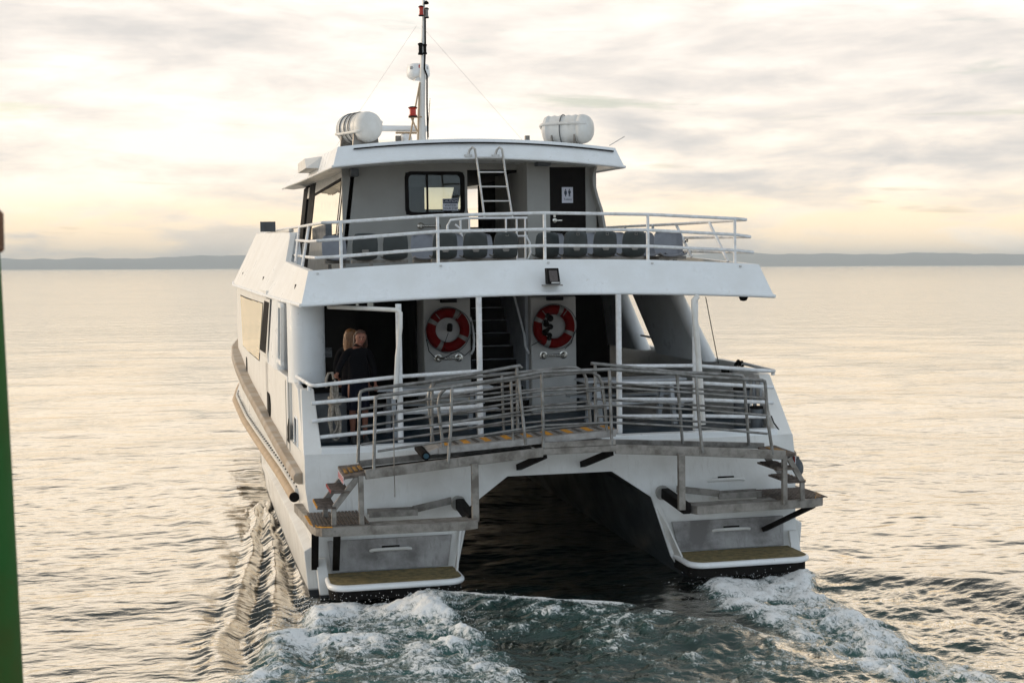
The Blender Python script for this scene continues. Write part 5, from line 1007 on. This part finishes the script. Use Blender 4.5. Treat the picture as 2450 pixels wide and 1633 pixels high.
# hanging coil of mooring rope
rc_ = thing('mooring_rope', (-3.345, 1.22, 2.2), 'grey twisted mooring rope gathered in a hanging coil at the port corner of the rail', 'rope')
o = (-3.345, 1.22, 2.2); b = MB()
def loop(w_, zt_, zb_, ph, yy, xo=0.0):
    p = []
    for k in range(28):
        a = 2*math.pi*k/28; z = (zt_+zb_)/2+(zt_-zb_)/2*math.cos(a); f = abs(z-2.80)/0.5
        p.append((-3.345+xo+w_*math.sin(a)*min(1, 0.28+f)+0.012*math.sin(3*a+ph), yy+0.02*math.sin(2*a+ph), z))
    return p
for k, (w_, zt_, zb_, xo) in enumerate(((0.085,3.06,2.20,0.0),(0.06,3.04,2.30,-0.02),(0.10,3.02,2.25,-0.01),(0.045,3.08,2.42,0.02),(0.075,3.05,2.27,0.01))): b.tube(loop(w_, zt_, zb_, k*1.3, 1.20+0.022*(k-2), xo), 0.019, 8, True)
b.build('coil', M['rope'], rc_, 60, origin=o)
b = MB()
for k in range(3): b.tube([(-3.345+0.085*math.cos(q), 1.21+0.06*math.sin(q), 2.83-0.045*k+0.012*math.sin(q)) for q in np.linspace(0, 2*math.pi, 17)[:-1]], 0.02, 8, True)
b.build('wrap', M['rope'], rc_, 60, origin=o)
MB().tube([(-3.34,1.30,3.10),(-3.36,1.31,3.20),(-3.42,1.31,3.19),(-3.455,1.30,3.10),(-3.46,1.29,2.98)], 0.02, 8).build('rope_end', M['rope'], rc_, 60, origin=o)
# fender hanging over the starboard quarter
fe = thing('boat_fender', (3.98, 1.35, 1.5), 'dark ball fender hanging on a rope over the starboard quarter', 'fender'); o = (3.98, 1.35, 1.5)
fc = Vector((4.201,1.400,1.390)); MB().lathe_sc([(0.03,0.20),(0.045,0.15),(0.085,0.10),(0.105,0.02),(0.10,-0.06),(0.06,-0.12),(0.035,-0.20),(1e-3,-0.22)], fc, (1,1,1), 18).build('ball', M['bone'], fe, 50, origin=o)
MB().tube([(3.560,0.950,2.323), (3.580,0.900,2.221), (3.730,0.850,1.999), (3.888,0.900,1.782), (4.072,1.200,1.545), (fc.x-0.01, fc.y-0.02, fc.z+0.18)], 0.011, 7).build('fender_rope', M['darkrope'], fe, 60, origin=o)
# drums stowed in the starboard corner
for k, (x, y, r_, h_, lab) in enumerate(((3.30,1.55,0.13,0.62,'tall grey storage drum stowed in the starboard corner of the aft deck'),(3.42,1.22,0.10,0.34,'low dark bucket in the starboard corner of the aft deck, beside the drum'))):
    d_ = thing('storage_drum' if k == 0 else 'bucket', (x, y, 2.10), lab, 'drum' if k == 0 else 'bucket'); o = (x, y, 2.10)
    MB().lathe([(r_*0.92,2.10),(r_,2.12),(r_,2.10+h_-0.03),(r_*0.96,2.10+h_)], (x,y,0), (0,0,1), 20).build('body', M['bone'], d_, 40, origin=o)
    MB().lathe([(r_*1.06,2.10+h_-0.02),(r_*1.06,2.10+h_+0.012),(r_*0.9,2.10+h_+0.02)], (x,y,0), (0,0,1), 20).build('lid', M['black'], d_, 40, origin=o)
lk = thing('deck_locker', (-3.45, 1.75, 2.1), 'low grey deck locker against the port bulwark, behind the mooring rope', 'locker'); o = (-3.45, 1.75, 2.1)
MB().box(-3.66,-3.12,1.6,2.6,2.101,2.72).build('body', M['bone'], lk, 0, 0.015, origin=o); MB().box(-3.68,-3.10,1.58,2.62,2.72,2.78).build('lid', M['bone'], lk, 0, 0.015, origin=o)
# ------------------------------------------------------------------ people at the port corner
def skin_mesh(chains, origin, sub=2):
    """chains: lists of (x,y,z,r); a chain starting at an existing point joins there. The first point is the root."""
    bm = bmesh.new(); lay = bm.verts.layers.skin.verify(); idx = {}
    o = Vector(origin)
    for ch_ in chains:
        prev = None
        for p in ch_:
            key = tuple(round(v, 4) for v in p[:3])
            if key in idx: v = idx[key]
            else:
                v = bm.verts.new(Vector(p[:3])-o); r_ = p[3]; v[lay].radius = r_ if isinstance(r_, tuple) else (r_, r_); idx[key] = v
                if len(idx) == 1: v[lay].use_root = True
            if prev is not None and prev is not v and not bm.edges.get((prev, v)): bm.edges.new((prev, v))
            prev = v
    me = bpy.data.meshes.new('figure'); bm.to_mesh(me); bm.free()
    ob = bpy.data.objects.new('figure', me); COL.objects.link(ob)
    sk = ob.modifiers.new('skin', 'SKIN'); sk.branch_smoothing = 0.3; sk.use_smooth_shade = True
    sb = ob.modifiers.new('sub', 'SUBSURF'); sb.levels = sub; sb.render_levels = sub
    dg = bpy.context.evaluated_depsgraph_get(); dg.update()
    out = bpy.data.meshes.new_from_object(ob.evaluated_get(dg)); bpy.data.objects.remove(ob); return out
skin_m = weathered('skin', (0.18, 0.07, 0.042), (0.14, 0.055, 0.034), 0.4, 12.0, 0.55)
cloth_m = weathered('navy_jacket', (0.003, 0.003, 0.004), (0.005, 0.005, 0.007), 0.6, 7.0, 0.9, spec=0.05)
skirt_m = weathered('navy_skirt', (0.004, 0.005, 0.012), (0.006, 0.008, 0.016), 0.6, 7.0, 0.9, spec=0.05)
hair_b = weathered('blonde_hair', (0.15, 0.065, 0.02), (0.06, 0.025, 0.01), 0.8, 22.0, 0.5, bump=0.5)
hair_d = weathered('dark_hair', (0.05, 0.022, 0.012), (0.02, 0.01, 0.006), 0.6, 25.0, 0.5, bump=0.5)
shoe_m = weathered('dark_shoe', (0.02, 0.02, 0.022), (0.05, 0.05, 0.05), 0.4, 9.0, 0.6)
def figure(loc, yaw, label, hands, hair_m, long_hair, skirt, tilt=0.0, group=None):
    """standing figure 1.73 m tall, built facing -y at the origin, then turned by yaw"""
    t_ = thing('person', loc, label, 'person', group); t_.rotation_euler = (0, 0, R(yaw))
    o = (0, 0, 0); hd = (0.03*tilt, -0.015, 1.60)
    ch_ = [[(0,0.0,0.98,(.155,.11)), (0,0.005,1.10,(.13,.095)), (0,0.01,1.28,(.145,.10)), (0,0.015,1.40,(.13,.085)), (0.005*tilt,0.01,1.475,(.052,.055)), (0.015*tilt,-0.005,1.52,(.05,.055)), (hd[0],hd[1]-0.01,1.575,(.066,.082)), (hd[0],hd[1],1.635,(.076,.094)), (hd[0],hd[1]+0.01,1.685,(.062,.078)), (hd[0],hd[1]+0.01,1.715,(.03,.04))]]
    for s in (-1, 1):
        ch_.append([(0,0.0,0.98,.1), (s*.09,0.0,.90,.088), (s*.095,-.005,.70,.074), (s*.095,-.012,.50,.054), (s*.095,.012,.34,.052), (s*.095,.02,.15,.034), (s*.095,.02,.06,.036), (s*.10,-.05,.035,.032), (s*.105,-.13,.025,.026)])
        sh, el, wr, fd_ = hands[s]
        el, wr = Vector(el), Vector(wr); hd_ = Vector(fd_).normalized(); palm = wr + hd_*0.05; kn = wr + hd_*0.085
        ch_.append([(0,0.015,1.40,.1), (s*.10,.015,1.405,.058), (s*.17,.015,1.385,.052), (*(Vector((s*.17,.015,1.385))*.5+el*.5),.043), (*el,.036), (*(el*.45+wr*.55),.031), (*wr,.022), (*palm,(.032,.018)), (*kn,(.034,.015))])
        sidev = hd_.cross(Vector((0,-1,0))); sidev = sidev.normalized() if sidev.length > .1 else Vector((1,0,0)); cu = sidev.cross(hd_)
        for q, l_ in ((-.027,.060),(-.009,.072),(.009,.068),(.026,.052)):
            b0 = kn + sidev*q; ch_.append([(*kn,.02), (*(b0+hd_*.012),.0095), (*(b0+hd_*(l_*.5)+cu*.012),.0088), (*(b0+hd_*(l_*.62)+cu*.038),.008), (*(b0+hd_*(l_*.35)+cu*.056),.007)])
        tb0 = palm - sidev*.030; ch_.append([(*palm,.02), (*tb0,.012), (*(tb0+hd_*.022-sidev*.014+cu*.012),.010), (*(tb0+hd_*.045-sidev*.004+cu*.03),.0085)])
    me = skin_mesh(ch_, o); finish('body', me, skin_m, t_, 60)
    # face
    fc = Vector((hd[0], hd[1]-0.088, 1.60))
    MB().loft([[fc+Vector((-.011,.004,-.018)),fc+Vector((.011,.004,-.018)),fc+Vector((0,-.020,-.016))],[fc+Vector((-.006,.006,.022)),fc+Vector((.006,.006,.022)),fc+Vector((0,-.003,.020))]]).build('nose', skin_m, t_, 60)
    b = MB()
    for s in (-1, 1): b.sphere(fc+Vector((s*.028,.010,.020)), .009, 8)
    b.build('eyes', M['black'], t_, 60)
    b = MB(); b.tube([fc+Vector((-.024,.012,-.040)),fc+Vector((0,.002,-.045)),fc+Vector((.024,.012,-.040))], .0055, 6); b.build('mouth', principled('lips', (0.36,0.10,0.08), 0.5), t_, 60)
    b = MB()
    for s in (-1, 1): b.lathe_sc([(1e-3,-.03),(.014,-.02),(.018,.005),(.012,.028),(1e-3,.032)], Vector((hd[0]+s*.077, hd[1]+.005, 1.605)), (.5,1,1), 8)
    b.build('ears', skin_m, t_, 60)
    # hair: a cap over the skull with locks falling from it
    b = MB(); sc_ = []
    for k in range(9):
        a = math.pi*0.5*k/8; sc_.append([Vector((hd[0]+.088*math.cos(a)*math.cos(q), hd[1]+.018+.104*math.cos(a)*math.sin(q), 1.635+.100*math.sin(a))) for q in np.linspace(0, 2*math.pi, 21)[:-1]])
    sc_ = [[Vector((p.x, p.y+0.010, p.z+(0.055 if p.y < hd[1]-.02 else 0.012)*max(0, 1-k/5))) for p in row] for k, row in enumerate(sc_)]; sc_.insert(0, [p+Vector((0,0.006,-.075 if p.y > hd[1]+.02 else 0.0)) for p in sc_[0]]); b.loft(sc_)
    if long_hair:
        for k in range(26):
            a = R(5 + 170*k/25); x0 = hd[0]+.085*math.cos(a); y0 = hd[1]+.02+.095*math.sin(a); w_ = 0.012*math.sin(k*2.1); l_ = long_hair*(0.8+0.25*math.sin(k*1.7)**2)
            b.tube([(x0,y0,1.65),(x0*1.02+w_*.4,y0+.005,1.57),(x0*1.03+w_,y0+.012,1.49),(x0+w_*.3,y0+.015,1.57-l_*.7),(x0*0.95-w_,y0+.01,1.60-l_)], [.018,.022,.021,.018,.006], 6)
    b.build('hair', hair_m, t_, 60)
    # jacket with sleeves and collar
    cj = [[(0,0.0,0.86,(.185,.135)), (0,0.0,1.0,(.17,.125)), (0,.005,1.12,(.155,.115)), (0,.01,1.28,(.165,.12)), (0,.015,1.39,(.15,.105)), (0.005*tilt,.012,1.45,(.085,.08)), (0.01*tilt,.01,1.492,(.066,.07))]]
    for s in (-1, 1):
        sh, el, wr, fd_ = hands[s]; el, wr = Vector(el), Vector(wr)
        cj.append([(0,.015,1.39,.1), (s*.11,.015,1.40,.075), (s*.175,.015,1.375,.068), (*(Vector((s*.17,.015,1.385))*.5+el*.5),.060), (*el,.053), (*(el*.45+wr*.55),.047), (*(el*.10+wr*.90),.040)])
    me = skin_mesh(cj, o); finish('jacket', me, cloth_m, t_, 60)
    if skirt: MB().loft([[Vector(((.155+.02*f+.007*math.sin(7*q))*math.cos(q), (.118+.03*f+.007*math.sin(5*q))*math.sin(q), 1.0-.48*f)) for q in np.linspace(0, 2*math.pi, 33)[:-1]] for f in (0,.15,.4,.7,1)]).build('skirt', skirt_m, t_, 60)
    else:
        ct = [[(0,0,1.0,(.16,.12)), (0,0,.93,(.16,.12))]]
        for s in (-1, 1): ct.append([(0,0,.93,.1), (s*.09,0,.86,.098), (s*.095,-.005,.70,.086), (s*.095,-.01,.50,.068), (s*.095,.012,.30,.064), (s*.095,.02,.10,.055)])
        finish('trousers', skin_mesh(ct, o), skirt_m, t_, 60)
    b = MB()
    for s in (-1, 1): b.lathe_sc([(.9,0),(1,.012),(.98,.05),(.7,.085),(.45,.12)], (s*.10,-.045,0), (.048,.12,1), 16)
    b.build('shoes', shoe_m, t_, 50); return t_
pa = (-2.96, 1.42, 2.10)
figure(pa, 4, 'smiling person in dark jacket and skirt with bare legs, one hand on the rope',
       {-1: (None, (-0.29, -0.01, 1.17), (-0.34, -0.11, 1.07), (-0.25,-0.45,-0.10)), 1: (None, (0.255, 0.05, 1.14), (0.25, -0.06, 0.92), (0.0,-0.15,-1))}, hair_d, 0.16, True, 1.6)
figure((-3.00, 1.95, 2.10), 150, 'person with loose blonde hair and dark clothes, behind the one holding the rope',
       {-1: (None, (-0.25, 0.03, 1.14), (-0.24, -0.08, 0.92), (0.0,-0.15,-1)), 1: (None, (0.25, 0.03, 1.14), (0.24, -0.08, 0.92), (0.0,-0.15,-1))}, hair_b, 0.30, False)
# ------------------------------------------------------------------ everything aboard leans with the boat
for o_ in ABOARD:
    if o_.name.startswith('mooring_pile'): continue
    o_.matrix_world = HEEL @ (Matrix.Translation(o_.location) @ o_.rotation_euler.to_matrix().to_4x4())
bpy.context.view_layer.update()
